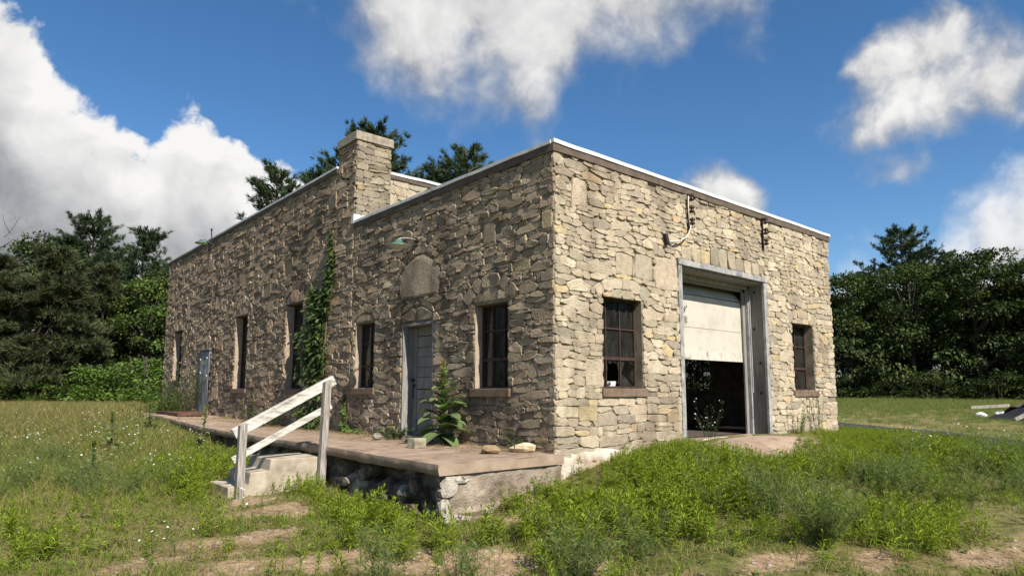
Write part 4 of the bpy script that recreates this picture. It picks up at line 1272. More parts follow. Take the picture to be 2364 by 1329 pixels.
# ------------------------------------------------------------------ insulator racks on the front wall
def rack(x, ztop, label):
    e = empty('insulator_rack', (x, -.03, ztop - .28)); tag(e, label, 'insulator rack', 'insulator racks on the front wall')
    MB().box((x - .02, -.034, ztop - .60), (x + .02, -.048, ztop)).box((x - .02, -.048, ztop - .60), (x - .014, -.075, ztop)).build('back_bar', M_BLACKIRON, e)
    for k in range(3):
        z = ztop - .07 - .2 * k
        MB().box((x - .018, -.0485, z + .045), (x + .018, -.15, z + .053)).box((x - .018, -.0485, z - .053), (x + .018, -.15, z - .045)).build('clevis', M_BLACKIRON, e)
        MB().lathe((x + .004, -.115, z), (0, 0, 1), [(-.044, .012), (-.043, .04), (-.02, .042), (-.010, .026), (.010, .026), (.02, .042), (.043, .04), (.044, .012)], 14).build('spool', M_BROWNGLAZE, e, smooth=True)
        MB().tube([(x + .004, -.115, z - .07), (x + .004, -.115, z + .07)], .008, 6).build('pin', M_BLACKIRON, e)


rack(3.02, 4.60, 'rusty three-spool insulator rack with a cable, left of the pair')
rack(5.39, 4.62, 'rusty three-spool insulator rack above the right side of the garage opening')
wr = empty('service_cable', (2.5, -.06, 3.8)); tag(wr, 'pale drooping service cable from the left insulator rack to a wall entry', 'cable')
MB().tube([(3.01, -.10, 4.12), (2.99, -.10, 4.02), (2.93, -.10, 3.92), (2.84, -.10, 3.84), (2.72, -.095, 3.775), (2.58, -.09, 3.735), (2.47, -.08, 3.72), (2.42, -.06, 3.72)], .013, 6).tube([(2.99, -.085, 4.06), (2.965, -.085, 4.3), (2.975, -.085, 4.55)], .011, 6).build('cable', M_WIRE, wr, smooth=True)
MB().hexa([(2.36, -.03, 3.66), (2.43, -.03, 3.66), (2.43, -.10, 3.68), (2.36, -.10, 3.68), (2.34, -.03, 3.83), (2.40, -.03, 3.84), (2.40, -.08, 3.84), (2.34, -.08, 3.83)]).build('entry_hood', M_BLACKIRON, wr, bevel=.006)

# ------------------------------------------------------------------ apron, lane, junk heap, fence posts
def patch(name, poly, mat, lift, dome=0.0, res=.12, jag=.06):
    poly = np.array(poly, float)
    x0, y0 = poly.min(0); x1, y1 = poly.max(0)
    nx = max(6, int((x1 - x0) / res)); ny = max(6, int((y1 - y0) / res))
    X, Y = np.meshgrid(np.linspace(x0, x1, nx), np.linspace(y0, y1, ny), indexing='ij')
    ins = in_poly([tuple(p) for p in poly], X + jag * vnoise(X, Y, .35), Y + jag * vnoise(Y, X, .35))
    cx, cy = poly.mean(0)
    d = np.clip(1 - ((X - cx) / (x1 - x0) * 2) ** 2 - ((Y - cy) / (y1 - y0) * 2) ** 2, 0, 1)
    Z = gz(X, Y) + lift + dome * d
    ix = np.arange(nx * ny).reshape(nx, ny)
    cell = ins[:-1, :-1] & ins[1:, :-1] & ins[1:, 1:] & ins[:-1, 1:]
    Fq = np.stack([ix[:-1, :-1], ix[1:, :-1], ix[1:, 1:], ix[:-1, 1:]], -1)[cell]
    o = link(name, np_mesh(name, np.stack([X, Y, Z], -1).reshape(-1, 3), Fq, mat))
    o.data.polygons.foreach_set('use_smooth', [True] * len(o.data.polygons))
    return o


M_APRON = pmat('pinkish_packed_concrete', [(.20, .145, .10), (.29, .215, .155), (.36, .275, .205)], 2.8, .95, .5, 80, detail=10)
tag(patch('ramp', [(2.75, -.02), (5.7, -.02), (6.0, -.5), (5.2, -1.3), (3.4, -1.55), (2.3, -1.35), (2.3, -.6)], M_APRON, -.03, .085), 'worn pinkish concrete ramp at the garage opening', kind='structure')
M_ASPH = pmat('dark_asphalt', [(.022, .022, .024), (.04, .04, .042), (.055, .053, .05)], 5, .9, .6, 120)
tag(patch('driveway', [(17.0, 4.2), (15.4, 4.0), (12.2, 1.4), (9.4, -1.6), (7.2, -6.2), (5.5, -14), (7.4, -14), (9.0, -6.4), (11.1, -2.6), (13.3, -.5)], M_ASPH, .03, 0, .16, .05), 'dark asphalt strip of driveway beyond the weedy mound', kind='structure')
M_TARP = pmat('brown_sheet_metal', [(.065, .045, .038), (.12, .085, .075), (.16, .12, .105)], 4, .6, .2, 20)
M_BAG = pmat('white_plastic', [(.55, .55, .54), (.75, .75, .74)], 9, .45, .3, 25)
jx, jy = 23.3, -.75
junk = empty('junk_heap', (jx, jy, gz1(jx, jy))); tag(junk, 'heap of scrap under a bent dark brown sheet at the right edge of the field', 'junk heap')
zb = gz1(jx, jy)


def sheet(corners, n, amp, seed, name, mat):
    a, b, c, d = (np.array(p, float) for p in corners)
    mb = MB()
    for i in range(n + 1):
        for j in range(n + 1):
            s, t = i / n, j / n
            p = (a * (1 - s) + b * s) * (1 - t) + (d * (1 - s) + c * s) * t
            mb.v.append(tuple(p + np.array((0, 0, amp * float(vnoise(seed + s * 3, t * 3, .6))))))
    for i in range(n):
        for j in range(n):
            q = i * (n + 1) + j; mb.f.append((q, q + 1, q + n + 2, q + n + 1))
    o = mb.build(name, mat, junk); m = o.modifiers.new('solid', 'SOLIDIFY'); m.thickness = .03
    return o


def heap_h(u, v):
    return np.clip((1 - np.abs(u) ** 1.7) * (1 - np.abs(v) ** 2.4), 0, 1)


def drape(name, mat, su, sv, top, ru, fold, seed, ox=0., oy=0., u0=-1., u1=1., v0=-1., v1=1., n=22):
    U, V_ = np.meshgrid(np.linspace(u0, u1, n), np.linspace(v0, v1, n), indexing='ij')
    px = U * su; py = V_ * sv
    Z = heap_h(U, V_) * top + fold * (vnoise(px + seed * 7.3, py, .55) + .6 * np.abs(vnoise(px, py + seed * 3.1, .3))) * (.3 + heap_h(U, V_))
    X = jx + ox + px * math.cos(ru) - py * math.sin(ru); Y = jy + oy + px * math.sin(ru) + py * math.cos(ru)
    ix = np.arange(n * n).reshape(n, n)
    Fq = np.stack([ix[:-1, :-1], ix[1:, :-1], ix[1:, 1:], ix[:-1, 1:]], -1).reshape(-1, 4)
    o = link(name, np_mesh(name, np.stack([X, Y, zb - .05 + Z], -1).reshape(-1, 3), Fq, mat), junk)
    m = o.modifiers.new('solid', 'SOLIDIFY'); m.thickness = .025
    return o


drape('scrap_pile', M_BLACKIRON, 1.7, 1.2, .66, -.75, .16, 1)
drape('bent_sheet', M_TARP, 1.65, 1.1, .78, -.75, .22, 2, .12, .05, -.55, .95, -.75, .85)
drape('bent_sheet', M_TARP, 1.2, .8, .55, -.4, .2, 5, -.7, -.3, -.6, .9, -.95, .2)
MB().bar((jx - 1.7, jy + .6, zb + .05), (jx - .3, jy - .6, zb + .92), .06, .12).build('board', M_POST, junk)
MB().bar((jx - .2, jy - 1.9, zb), (jx + .1, jy - .7, zb + .85), .05, .09).build('board', M_DARKWOOD, junk)
o_ = rock((jx + .3, jy - .1, zb + .74), (.9, .7, .45), 4, M_LOOSE_C, 'bundle', .4, .3); o_.parent = junk; o_.location = -junk.location
for q, (x, y, s, lab) in enumerate(((26.6, 1.35, .5, 'crumpled white plastic bag in the grass, nearer the junk heap'), (25.4, 1.75, .42, 'crumpled white plastic bag in the grass, farther left of the junk heap'))):
    tag(rock((x, y, gz1(x, y) - .02), (s, s * 1.1, s * .62), 40 + q, M_BAG, 'plastic_bag', .3, .3, (14, 10)), lab, 'plastic bag', 'plastic bags by the junk heap')
tag(MB().bar((31.2, 3.6, gz1(31, 3.6) + .22), (32.6, 2.4, gz1(32, 2.4) + .3), .05, .14).build('plank', M_POST), 'grey plank lying in the grass behind the plastic bags', 'plank')

# ------------------------------------------------------------------ vegetation: leaf meshes
M_LEAF = pmat('weed_leaf', [(.82, .82, .82), (1.1, 1.1, 1.1)], 40, .6, attr=True, spec=.25, trans=.35)
M_GRASS = pmat('grass_blade', [(.85, .85, .85), (1.1, 1.1, 1.1)], 30, .65, attr=True, spec=.2, trans=.30)
M_TREELEAF = pmat('tree_leaf', [(.75, .75, .75), (1.15, 1.15, 1.15)], 3, .6, attr=True, spec=.22, trans=.22)
M_NEEDLE = pmat('conifer_needle', [(.75, .75, .75), (1.15, 1.15, 1.15)], 4, .65, attr=True, spec=.2, trans=.10)
M_BARK = pmat('tree_bark', [(.05, .04, .032), (.12, .10, .08)], 8, .95, .6, 30)
M_DEADWOOD = pmat('bare_grey_wood', [(.13, .12, .105), (.24, .22, .20)], 8, .9)
M_PETAL = pmat('white_petal', [(.7, .7, .66), (.8, .8, .77)], 30, .6, trans=.2)
M_STEM = pmat('woody_stem', [(.10, .085, .05), (.17, .14, .085)], 20, .85)


def norm(a):
    return a / np.maximum(np.linalg.norm(a, axis=-1, keepdims=True), 1e-9)


def leaves(base, direc, length, width, rng, droop=.25, up=None):
    """lanceolate leaf quads: base, side, tip, side. All arrays (n,...)"""
    n = len(base); d = norm(direc)
    ref = rng.normal(size=(n, 3)) if up is None else np.broadcast_to(np.array(up, float), (n, 3)) + .35 * rng.normal(size=(n, 3))
    s = norm(np.cross(d, ref))
    L = np.asarray(length)[:, None]; W = np.asarray(width)[:, None] / 2
    mid = base + d * L * .45
    tip = base + d * L + np.array((0, 0, -1)) * L * droop * rng.uniform(.3, 1.2, (n, 1))
    V = np.stack([base, mid - s * W, tip, mid + s * W], 1).reshape(-1, 3)
    F = np.arange(4 * n).reshape(n, 4)
    return V, F


class Plant:
    def __init__(self):
        self.V = []; self.F = []; self.C = []; self.n = 0

    def add(self, V, F, col):
        self.V.append(V); self.F.append(F + self.n); self.n += len(V)
        col = np.asarray(col, float)
        self.C.append(np.broadcast_to(col, (len(V), 3)) if col.ndim == 1 else col)

    def leaves(self, base, direc, length, width, rng, col, var=.18, droop=.25, up=None):
        V, F = leaves(base, direc, length, width, rng, droop, up)
        c = np.asarray(col) * np.repeat(rng.uniform(1 - var, 1 + var, (len(base), 1)), 4, 0)
        self.add(V, F, c)

    def stem(self, pts, r, col):
        """three-sided tapering stem of quads"""
        pts = np.asarray(pts, float); n = len(pts)
        rs = np.linspace(r, r * .45, n)
        V = []
        for i in range(n):
            for k in range(3):
                a = 2.1 * k
                V.append(pts[i] + np.array((math.cos(a), math.sin(a), .2 * math.sin(a))) * rs[i])
        F = [(i * 3 + k, i * 3 + (k + 1) % 3, (i + 1) * 3 + (k + 1) % 3, (i + 1) * 3 + k) for i in range(n - 1) for k in range(3)]
        self.add(np.array(V), np.array(F), col)

    def mesh(self, name, mat):
        return np_mesh(name, np.concatenate(self.V), np.concatenate(self.F), mat, np.concatenate(self.C))


def goldenrod(seed, stems=4):
    r = np.random.default_rng(seed); p = Plant()
    for s in range(stems):
        h = r.uniform(.20, .36); b = r.normal(0, .065, 2); lean = r.normal(0, .13, 2)
        col = np.array((.185, .262, .021)) * r.uniform(.72, 1.15) + np.array((.02, .0, .0)) * r.uniform(0, 1)
        tt = np.linspace(0, 1, 4)
        pts = np.stack([b[0] + lean[0] * h * tt ** 1.5, b[1] + lean[1] * h * tt ** 1.5, h * tt], 1)
        p.stem(pts, .0035, col * .8)
        n = 30
        t = np.sort(r.uniform(.12, 1, n)); t[-5:] = r.uniform(.95, 1, 5)
        ph = np.arange(n) * 2.4 + r.uniform(0, 6)
        base = np.stack([b[0] + lean[0] * h * t ** 1.5, b[1] + lean[1] * h * t ** 1.5, h * t], 1)
        el = .25 + 1.0 * t ** 2 + r.normal(0, .18, n)
        d = np.stack([np.cos(ph) * np.cos(el), np.sin(ph) * np.cos(el), np.sin(el)], 1)
        p.leaves(base, d, (.055 + .06 * np.sin(np.pi * np.clip(t, .1, .95))) * r.uniform(.8, 1.2, n), np.full(n, .013), r, col * (0.8 + .35 * t.mean()), .22, .35, (0, 0, 1))
    return p.mesh('goldenrod', M_LEAF)


def feathery(seed, h0=.55, stems=16, nl=60, spread=.45, wid=.0055):
    r = np.random.default_rng(seed); p = Plant()
    for s in range(stems):
        h = h0 * r.uniform(.55, 1.1); ph0 = r.uniform(0, 6.28); out = spread * r.uniform(.15, 1)
        tt = np.linspace(0, 1, 5); b = r.normal(0, .04, 2)
        col = np.array((.145, .190, .056)) * r.uniform(.75, 1.2)
        X = b[0] + math.cos(ph0) * out * tt ** 1.3; Y = b[1] + math.sin(ph0) * out * tt ** 1.3; Z = h * tt
        p.stem(np.stack([X, Y, Z], 1), .003, col * 1.1)
        t = r.uniform(.12, 1, nl)
        base = np.stack([np.interp(t, tt, X), np.interp(t, tt, Y), np.interp(t, tt, Z)], 1)
        ph = r.uniform(0, 6.28, nl); el = r.normal(.75, .35, nl)
        d = np.stack([np.cos(ph) * np.cos(el), np.sin(ph) * np.cos(el), np.sin(el)], 1)
        p.leaves(base, d, r.uniform(.05, .13, nl) * h0 / .55, np.full(nl, wid), r, col, .35, .15)
    return p.mesh('feathery_weed', M_LEAF)


def grass(seed, n=16, h0=.2, rad=.07, col=(.12, .15, .03), wid=.006, dry=.25):
    r = np.random.default_rng(seed); p = Plant()
    ph = r.uniform(0, 6.28, n); rr = rad * np.sqrt(r.uniform(0, 1, n)); h = h0 * r.uniform(.5, 1.15, n)
    base = np.stack([rr * np.cos(ph), rr * np.sin(ph), np.zeros(n) - .01], 1)
    ph2 = r.uniform(0, 6.28, n); out = r.uniform(.1, .55, n)
    d1 = norm(np.stack([np.cos(ph2) * out, np.sin(ph2) * out, np.ones(n)], 1))
    d2 = norm(np.stack([np.cos(ph2) * out * 2.6, np.sin(ph2) * out * 2.6, np.ones(n) * .8], 1))
    s = norm(np.cross(d1, r.normal(size=(n, 3)))) * wid / 2
    m = base + d1 * (h * .55)[:, None]; t = m + d2 * (h * .5)[:, None]
    V = np.stack([base - s, base + s, m + s * .8, m - s * .8, m - s * .8, m + s * .8, t + s * .1, t - s * .1], 1).reshape(-1, 3)
    F = np.arange(8 * n).reshape(2 * n, 4)
    c = np.array(col) * r.uniform(.7, 1.25, (n, 1)); dm = r.random(n) < dry
    c[dm] = np.array((.27, .22, .10)) * r.uniform(.7, 1.2, (dm.sum(), 1))
    p.add(V, F, np.repeat(c, 8, 0))
    return p.mesh('grass_tuft', M_GRASS)


def thatch(seed, n=18):
    """dry litter lying on the soil"""
    r = np.random.default_rng(seed); p = Plant()
    base = np.stack([r.normal(0, .12, n), r.normal(0, .12, n), r.uniform(.003, .02, n)], 1)
    ph = r.uniform(0, 6.28, n); el = r.uniform(-.02, .22, n)
    d = np.stack([np.cos(ph) * np.cos(el), np.sin(ph) * np.cos(el), np.sin(el)], 1)
    p.leaves(base, d, r.uniform(.05, .16, n), np.full(n, .005), r, (.25, .185, .10), .4, .0, (0, 0, 1))
    return p.mesh('dry_litter', M_GRASS)


def rosette(seed, n=14, L=.07, W=.03, col=(.085, .14, .028)):
    r = np.random.default_rng(seed); p = Plant()
    ph = r.uniform(0, 6.28, n); el = r.uniform(.1, 1.0, n)
    base = np.stack([r.normal(0, .03, n), r.normal(0, .03, n), r.uniform(0, .04, n)], 1)
    d = np.stack([np.cos(ph) * np.cos(el), np.sin(ph) * np.cos(el), np.sin(el)], 1)
    p.leaves(base, d, L * r.uniform(.7, 1.3, n), np.full(n, W), r, col, .3, .4, (0, 0, 1))
    return p.mesh('low_leaf', M_LEAF)


def daisy(seed, heads=5, h0=.36):
    """slender flower stems; petals as small white rosettes in the same mesh (second material)"""
    r = np.random.default_rng(seed); p = Plant(); nf = 0
    tips = []
    for s in range(heads):
        h = h0 * r.uniform(.7, 1.15); ln = r.normal(0, .10, 2)
        tt = np.linspace(0, 1, 4)
        pts = np.stack([ln[0] * tt ** 1.4, ln[1] * tt ** 1.4, h * tt], 1)
        p.stem(pts, .0022, (.10, .15, .04))
        nl = 7; t = r.uniform(.1, .8, nl); ph = r.uniform(0, 6.28, nl)
        base = np.stack([ln[0] * t ** 1.4, ln[1] * t ** 1.4, h * t], 1)
        p.leaves(base, np.stack([np.cos(ph), np.sin(ph), np.full(nl, .8)], 1), r.uniform(.03, .07, nl), np.full(nl, .008), r, (.09, .15, .035), .2)
        tips.append(pts[-1])
    nf = sum(len(f) for f in p.F)
    for c in tips:
        n = 8; R = r.uniform(.008, .014)
        nrm_ = norm(np.array([r.normal(0, .35), r.normal(0, .35) - .2, 1.0]))
        a = norm(np.cross(nrm_, (0.3, .8, .1))); b = np.cross(nrm_, a)
        for k in range(n):
            q0 = 2 * math.pi * (k - .42) / n; q1 = 2 * math.pi * (k + .42) / n
            d0 = a * math.cos(q0) + b * math.sin(q0); d1 = a * math.cos(q1) + b * math.sin(q1)
            p.add(np.array([c + d0 * R * .2, c + d1 * R * .2, c + d1 * R, c + d0 * R]), np.array([[0, 1, 2, 3]]), (.8, .8, .78))
    me = p.mesh('wildflower', M_LEAF)
    me.materials.append(M_PETAL)
    mi = np.zeros(len(me.polygons), np.int32); mi[nf:] = 1
    me.polygons.foreach_set('material_index', mi)
    return me


# ------------------------------------------------------------------ scattering (one mass of growth per kind)
def scatter_tree(coll):
    t = bpy.data.node_groups.new('scatter', 'GeometryNodeTree')
    t.interface.new_socket('Geometry', in_out='INPUT', socket_type='NodeSocketGeometry')
    t.interface.new_socket('Geometry', in_out='OUTPUT', socket_type='NodeSocketGeometry')
    gi = t.nodes.new('NodeGroupInput'); go = t.nodes.new('NodeGroupOutput')
    ci = t.nodes.new('GeometryNodeCollectionInfo'); ci.inputs['Collection'].default_value = coll
    ci.inputs['Separate Children'].default_value = True; ci.inputs['Reset Children'].default_value = True
    ip = t.nodes.new('GeometryNodeInstanceOnPoints'); ip.inputs['Pick Instance'].default_value = True

    def na(name, typ):
        n = t.nodes.new('GeometryNodeInputNamedAttribute'); n.data_type = typ; n.inputs['Name'].default_value = name
        return n.outputs['Attribute']
    L = t.links.new
    L(gi.outputs[0], ip.inputs['Points']); L(ci.outputs[0], ip.inputs['Instance'])
    L(na('idx', 'INT'), ip.inputs['Instance Index']); L(na('rot', 'FLOAT_VECTOR'), ip.inputs['Rotation']); L(na('scl', 'FLOAT'), ip.inputs['Scale'])
    L(ip.outputs[0], go.inputs[0])
    return t


def scatter(name, meshes, x, y, z, scl, label, tilt=.1, rng=RNG, mat=None):
    coll = bpy.data.collections.new(name + '_kinds')
    for i, me in enumerate(meshes):
        coll.objects.link(bpy.data.objects.new('%s_kind_%02d' % (name, i), me))
    n = len(x)
    me = bpy.data.meshes.new(name)
    me.vertices.add(n); me.vertices.foreach_set('co', np.stack([x, y, z], 1).astype(np.float32).ravel())
    a = me.attributes.new('idx', 'INT', 'POINT'); a.data.foreach_set('value', rng.integers(0, len(meshes), n).astype(np.int32))
    a = me.attributes.new('scl', 'FLOAT', 'POINT'); a.data.foreach_set('value', np.asarray(scl, np.float32))
    rot = np.stack([rng.normal(0, tilt, n), rng.normal(0, tilt, n), rng.uniform(0, 6.28, n)], 1).astype(np.float32)
    a = me.attributes.new('rot', 'FLOAT_VECTOR', 'POINT'); a.data.foreach_set('vector', rot.ravel())
    me.materials.append(meshes[0].materials[0])
    o = link(name, me)
    m = o.modifiers.new('scatter', 'NODES'); m.node_group = scatter_tree(coll)
    tag(o, label, kind='stuff')
    return o


APRON = [(2.75, -.02), (5.6, -.02), (5.8, -.5), (5.0, -1.0), (3.6, -1.15), (2.9, -.9)]


def blocked(x, y):
    b = (x > -.06) & (x < 8.26) & (y > -.05) & (y < 19.9)
    ex = np.interp(y, EDGE[:, 0], EDGE[:, 1])
    b |= (x > ex - .03) & (x < .1) & (y > -.2) & (y < 17.4)
    b |= (x > -3.08) & (x < -1.7) & (y > 2.86) & (y < 3.84)
    b |= in_poly(APRON, x, y)
    return b


def lane_dist(x, y):
    """distance across the asphalt lane, + is the far (right) side"""
    cx = np.interp(y, [-14, -6.3, -2.1, .5, 4.1], [6.4, 8.1, 10.2, 12.8, 16.2])
    return (x - cx) * .72


def pts_in(poly, dens, rng, jit=.25):
    poly = np.array(poly); x0, y0 = poly.min(0) - .3; x1, y1 = poly.max(0) + .3
    n = int((x1 - x0) * (y1 - y0) * dens)
    x = rng.uniform(x0, x1, n); y = rng.uniform(y0, y1, n)
    m = in_poly([tuple(p) for p in poly], x + jit * vnoise(x, y, .5), y + jit * vnoise(y, x, .5))
    return x[m], y[m]


def keep(x, y, *arrs, p=None, rng=RNG):
    m = ~blocked(x, y)
    if p is not None: m &= rng.random(len(x)) < p
    return (x[m], y[m]) + tuple(a[m] for a in arrs)


def gzs(x, y):
    z = gz(x, y)
    nw = np.exp(-((x + 1) ** 2 + (y + 1) ** 2) / 160.0)
    return z + nw * (.022 * vnoise(x, y, .35) + .014 * vnoise(x, y, .12) + .03 * vnoise(x, y, 1.1))


# bright green goldenrod on the mound, along the platform and around the steps
ZG = [([(-.9, -.25), (-.1, -.2), (2.4, -.08), (2.5, -1.2), (3.9, -1.35), (5.9, -.6), (6.2, -.25), (8.4, -.2), (9.2, 1.0), (9.4, -1.2), (8.5, -2.6), (5.4, -3.5), (2.9, -3.0), (2.4, -2.3), (.3, -2.3), (-.8, -2.0), (-1.0, -1.1), (-1.0, -.7)], 85),
      ([(-2.4, 2.86), (-1.76, 2.9), (-1.9, .2), (-1.95, -.2), (-2.3, -.35), (-2.65, .3), (-2.85, .9), (-2.7, 2.2)], 30),
      ([(-3.7, 4.9), (-1.9, 9.5), (-1.66, 8.2), (-1.75, 3.9), (-2.9, 3.9), (-3.15, 3.1), (-3.6, 2.9)], 26),
      ([(-5.5, 2.8), (-5.0, 2.9), (-4.9, 1.6), (-4.7, .4), (-5.5, .7)], 16), ([(-3.9, 1.0), (-3.4, .8), (-3.9, -.3), (-4.3, 0)], 12),
      ([(-.1, -3.2), (1.2, -3.2), (2.3, -4.0), (1.9, -4.35), (.6, -4.1), (-.6, -3.6)], 20), ([(-2.75, 2.95), (-1.85, 2.85), (-1.95, 2.35), (-2.75, 2.5)], 34), ([(-3.5, 3.9), (-3.1, 3.9), (-3.12, 2.75), (-3.5, 2.8)], 26), ([(-3.9, 3.0), (-3.3, 2.6), (-3.4, 2.0), (-4.2, 2.2)], 10),
      ([(5, -3.4), (9, -2.6), (9, -5), (4, -5)], 22), ([(-2.2, -.9), (-.9, -1.0), (-.9, -2.1), (2.6, -3.0), (3.5, -4.2), (.6, -3.9), (-2.0, -2.0)], 26), ([(-3.4, -.2), (-2.2, -.3), (-2.2, -1.6), (-3.2, -1.4)], 10)]
gxs, gys = [], []
for poly, dn_ in ZG:
    a, b = pts_in(poly, dn_, RNG); gxs.append(a); gys.append(b)
x = np.concatenate(gxs); y = np.concatenate(gys)
x, y = keep(x, y, p=np.clip(1.05 - .8 * bare(x, y) + .5 * vnoise(x, y, .6), .05, 1))
sc = np.clip(.82 + .35 * vnoise(x, y, 1.2) + RNG.normal(0, .14, len(x)), .4, 1.3)
sc *= np.where((x > -.4) & (y > -1.0), .62, .9)
sc *= np.where((x > 2) & (x < 6) & (y > -1.9), .66, 1) * np.where(x > 6, .66, 1) * np.where((x > -.3) & (x < 2.7) & (y > -.55), .62, 1)
goldkinds = [goldenrod(100 + i) for i in range(7)]
scatter('goldenrod_weeds', goldkinds, x, y, gzs(x, y) - .01, sc, 'bright green leafy weeds covering the mound and the platform foot', .10)
# scattered single sprigs over the bare ground
x = RNG.uniform(-5.6, 3.2, 1700); y = RNG.uniform(-4.8, 3.5, 1700)
x, y = keep(x, y, p=np.clip(.42 + .9 * vnoise(x, y, .7), 0, 1) * np.clip(1.05 - bare(x, y), .08, 1))
sprig = [goldenrod(200 + i, 2) for i in range(4)]
scatter('sparse_weeds', sprig + [rosette(300 + i) for i in range(3)], x, y, gzs(x, y) - .01, RNG.uniform(.35, .85, len(x)), 'small scattered weeds on the sandy foreground', .12)
# grey-green feathery weeds
ff = [(-1.3, -2.3, .45, 6), (4.6, -3.4, .9, 26), (6.8, -3.6, 1.0, 22), (.9, -2.7, .7, 14), (2.6, -3.0, .9, 18), (-3.2, -1.9, .4, 5), (-4.1, 4.2, .6, 14), (-4.4, 7.5, .9, 20), (-4.9, 5.2, .7, 12)]
x = np.concatenate([RNG.normal(a, s * .6, n) for a, b, s, n in ff]); y = np.concatenate([RNG.normal(b, s * .6, n) for a, b, s, n in ff])
x, y = keep(x, y)
scatter('feathery_weeds', [feathery(400 + i, .45, 10, 46) for i in range(4)], x, y, gzs(x, y) - .01, RNG.uniform(.55, 1.05, len(x)), 'grey-green feathery weeds among the grass', .1)
# short grass round about
n = 36000
x = RNG.uniform(-9, 11, n); y = RNG.uniform(-6, 16, n)
dcam = np.hypot(x + 6, y + 6)
left = (x < -1.2) & (y > 2)
p = np.where(left, .66 + .35 * vnoise(x, y, 1.1), .46 + .5 * vnoise(x, y, .8)) * np.clip(1.0 - 1.05 * bare(x, y), .015, 1)
p *= np.where(np.abs(lane_dist(x, y)) < .8, 0, 1)
x, y = keep(x, y, p=np.clip(p, 0, 1))
lf = np.clip((y - 1) / 6, 0, 1) * (x < -1)
sc = np.clip(.55 + 1.0 * lf + .25 * vnoise(x, y, .9) + RNG.normal(0, .12, len(x)), .3, 1.7)
gk = [grass(500 + i, 18, .19, .10, (.15, .195, .032), .006, .22) for i in range(4)] + [grass(510 + i, 18, .17, .12, (.20, .19, .055), .006, .5) for i in range(3)]
scatter('short_grass', gk, x, y, gzs(x, y) - .005, sc, 'patchy short grass of the yard', .14)
x = RNG.uniform(-6, 4.5, 15000); y = RNG.uniform(-5.2, 4.2, 15000)
x, y = keep(x, y, p=np.clip(.62 + .8 * vnoise(x + 7, y, .6), 0, 1) * np.clip(1.0 - 1.0 * bare(x, y), .03, 1))
lk = [grass(520 + i, 14, .10, .09, (.17, .22, .035), .005, .15) for i in range(4)] + [grass(530 + i, 14, .09, .10, (.22, .21, .06), .005, .5) for i in range(2)] + [rosette(310 + i, 12, .045, .014, (.14, .21, .03)) for i in range(3)]
scatter('low_grass', lk, x, y, gzs(x, y) - .004, RNG.uniform(.6, 1.3, len(x)), 'low grass and seedlings between the weeds of the foreground', .15)
# dry litter
x = RNG.uniform(-6, 6, 9000); y = RNG.uniform(-5.2, 5, 9000)
x, y = keep(x, y, p=np.clip(.65 + .7 * vnoise(x, y, .5), 0, 1) * np.where(np.hypot(x + 2.5, y + 1.5) < 5, 1, .4))
xa = RNG.uniform(-1, 0, 420) ** 3 * .9 - .06; ya = RNG.uniform(.1, 13, 420)
xb = RNG.uniform(-1.6, -.1, 60); yb = RNG.uniform(.1, 13, 60)
px_ = np.concatenate([xa, xb]); py_ = np.concatenate([ya, yb])
zz_ = np.concatenate([gzs(x, y), np.array([plat_z(q) for q in py_]) + .006])
x = np.concatenate([x, px_]); y = np.concatenate([y, py_])
scatter('dry_litter', [thatch(600 + i) for i in range(4)], x, y, zz_, RNG.uniform(.6, 1.2, len(x)), 'dry stalks and litter on the sandy soil and the platform', .03)


def pebble(seed):
    r = np.random.default_rng(seed); s = np.array((r.uniform(.7, 1.3), r.uniform(.7, 1.2), r.uniform(.4, .7))) * .02
    V = np.array([(-1, -1, 0), (1, -1, 0), (1.1, 1, 0), (-.9, 1, 0), (-.6, -.7, 1), (.7, -.6, .9), (.6, .6, 1.05), (-.7, .6, .9)]) * s * r.uniform(.8, 1.2, (8, 3))
    return np_mesh('pebble', V, np.array([(0, 1, 5, 4), (1, 2, 6, 5), (2, 3, 7, 6), (3, 0, 4, 7), (4, 5, 6, 7)]), M_PEB)


M_PEB = pmat('pebble_stone', [(.14, .11, .085), (.27, .225, .17), (.38, .33, .265)], 25, .9)
x = RNG.uniform(-6, 4, 9000); y = RNG.uniform(-5.2, 3.6, 9000)
x, y = keep(x, y, p=np.clip(.06 + 1.0 * bare(x, y), 0, 1))
scatter('pebbles', [pebble(650 + i) for i in range(5)], x, y, gzs(x, y) - .002, RNG.uniform(.25, 1.0, len(x)) ** 1.6 * 1.1, 'small pebbles and crumbs of stone on the bare soil', .2)


# tall meadow grass of the two fields
def polar(n, a0, a1, d0, d1, rng):
    a = np.radians(rng.uniform(a0, a1, n)); d = np.sqrt(rng.uniform(d0 * d0, d1 * d1, n))
    return CAM.x + d * np.cos(a), CAM.y + d * np.sin(a)


mk = [grass(700 + i, 60, .48, .36, (.15, .165, .04), .012, .35) for i in range(3)] + [grass(710 + i, 60, .44, .36, (.21, .185, .06), .012, .55) for i in range(3)]
x, y = polar(7500, 73, 100, 13.5, 68, RNG)
x, y = keep(x, y)
scatter('meadow_grass', mk, x, y, gzs(x, y) - .02, RNG.uniform(.6, 1.1, len(x)) * np.clip(np.hypot(x + 6, y + 6) / 22, .65, 1.15), 'tall golden green meadow grass of the left field', .08)
mk2 = [grass(720 + i, 60, .34, .36, (.125, .185, .035), .012, .12) for i in range(3)] + [grass(730 + i, 60, .34, .36, (.155, .19, .05), .012, .25) for i in range(2)]
x, y = polar(6500, 0, 27, 16.5, 78, RNG)
dl = np.hypot(x + 6, y + 6)
ld = lane_dist(x, y)
x, y = keep(x, y, p=np.where((ld > -.9) & (ld < 1.7) & (dl < 30), .0, 1) * np.where(dl < 45, .8, 1))
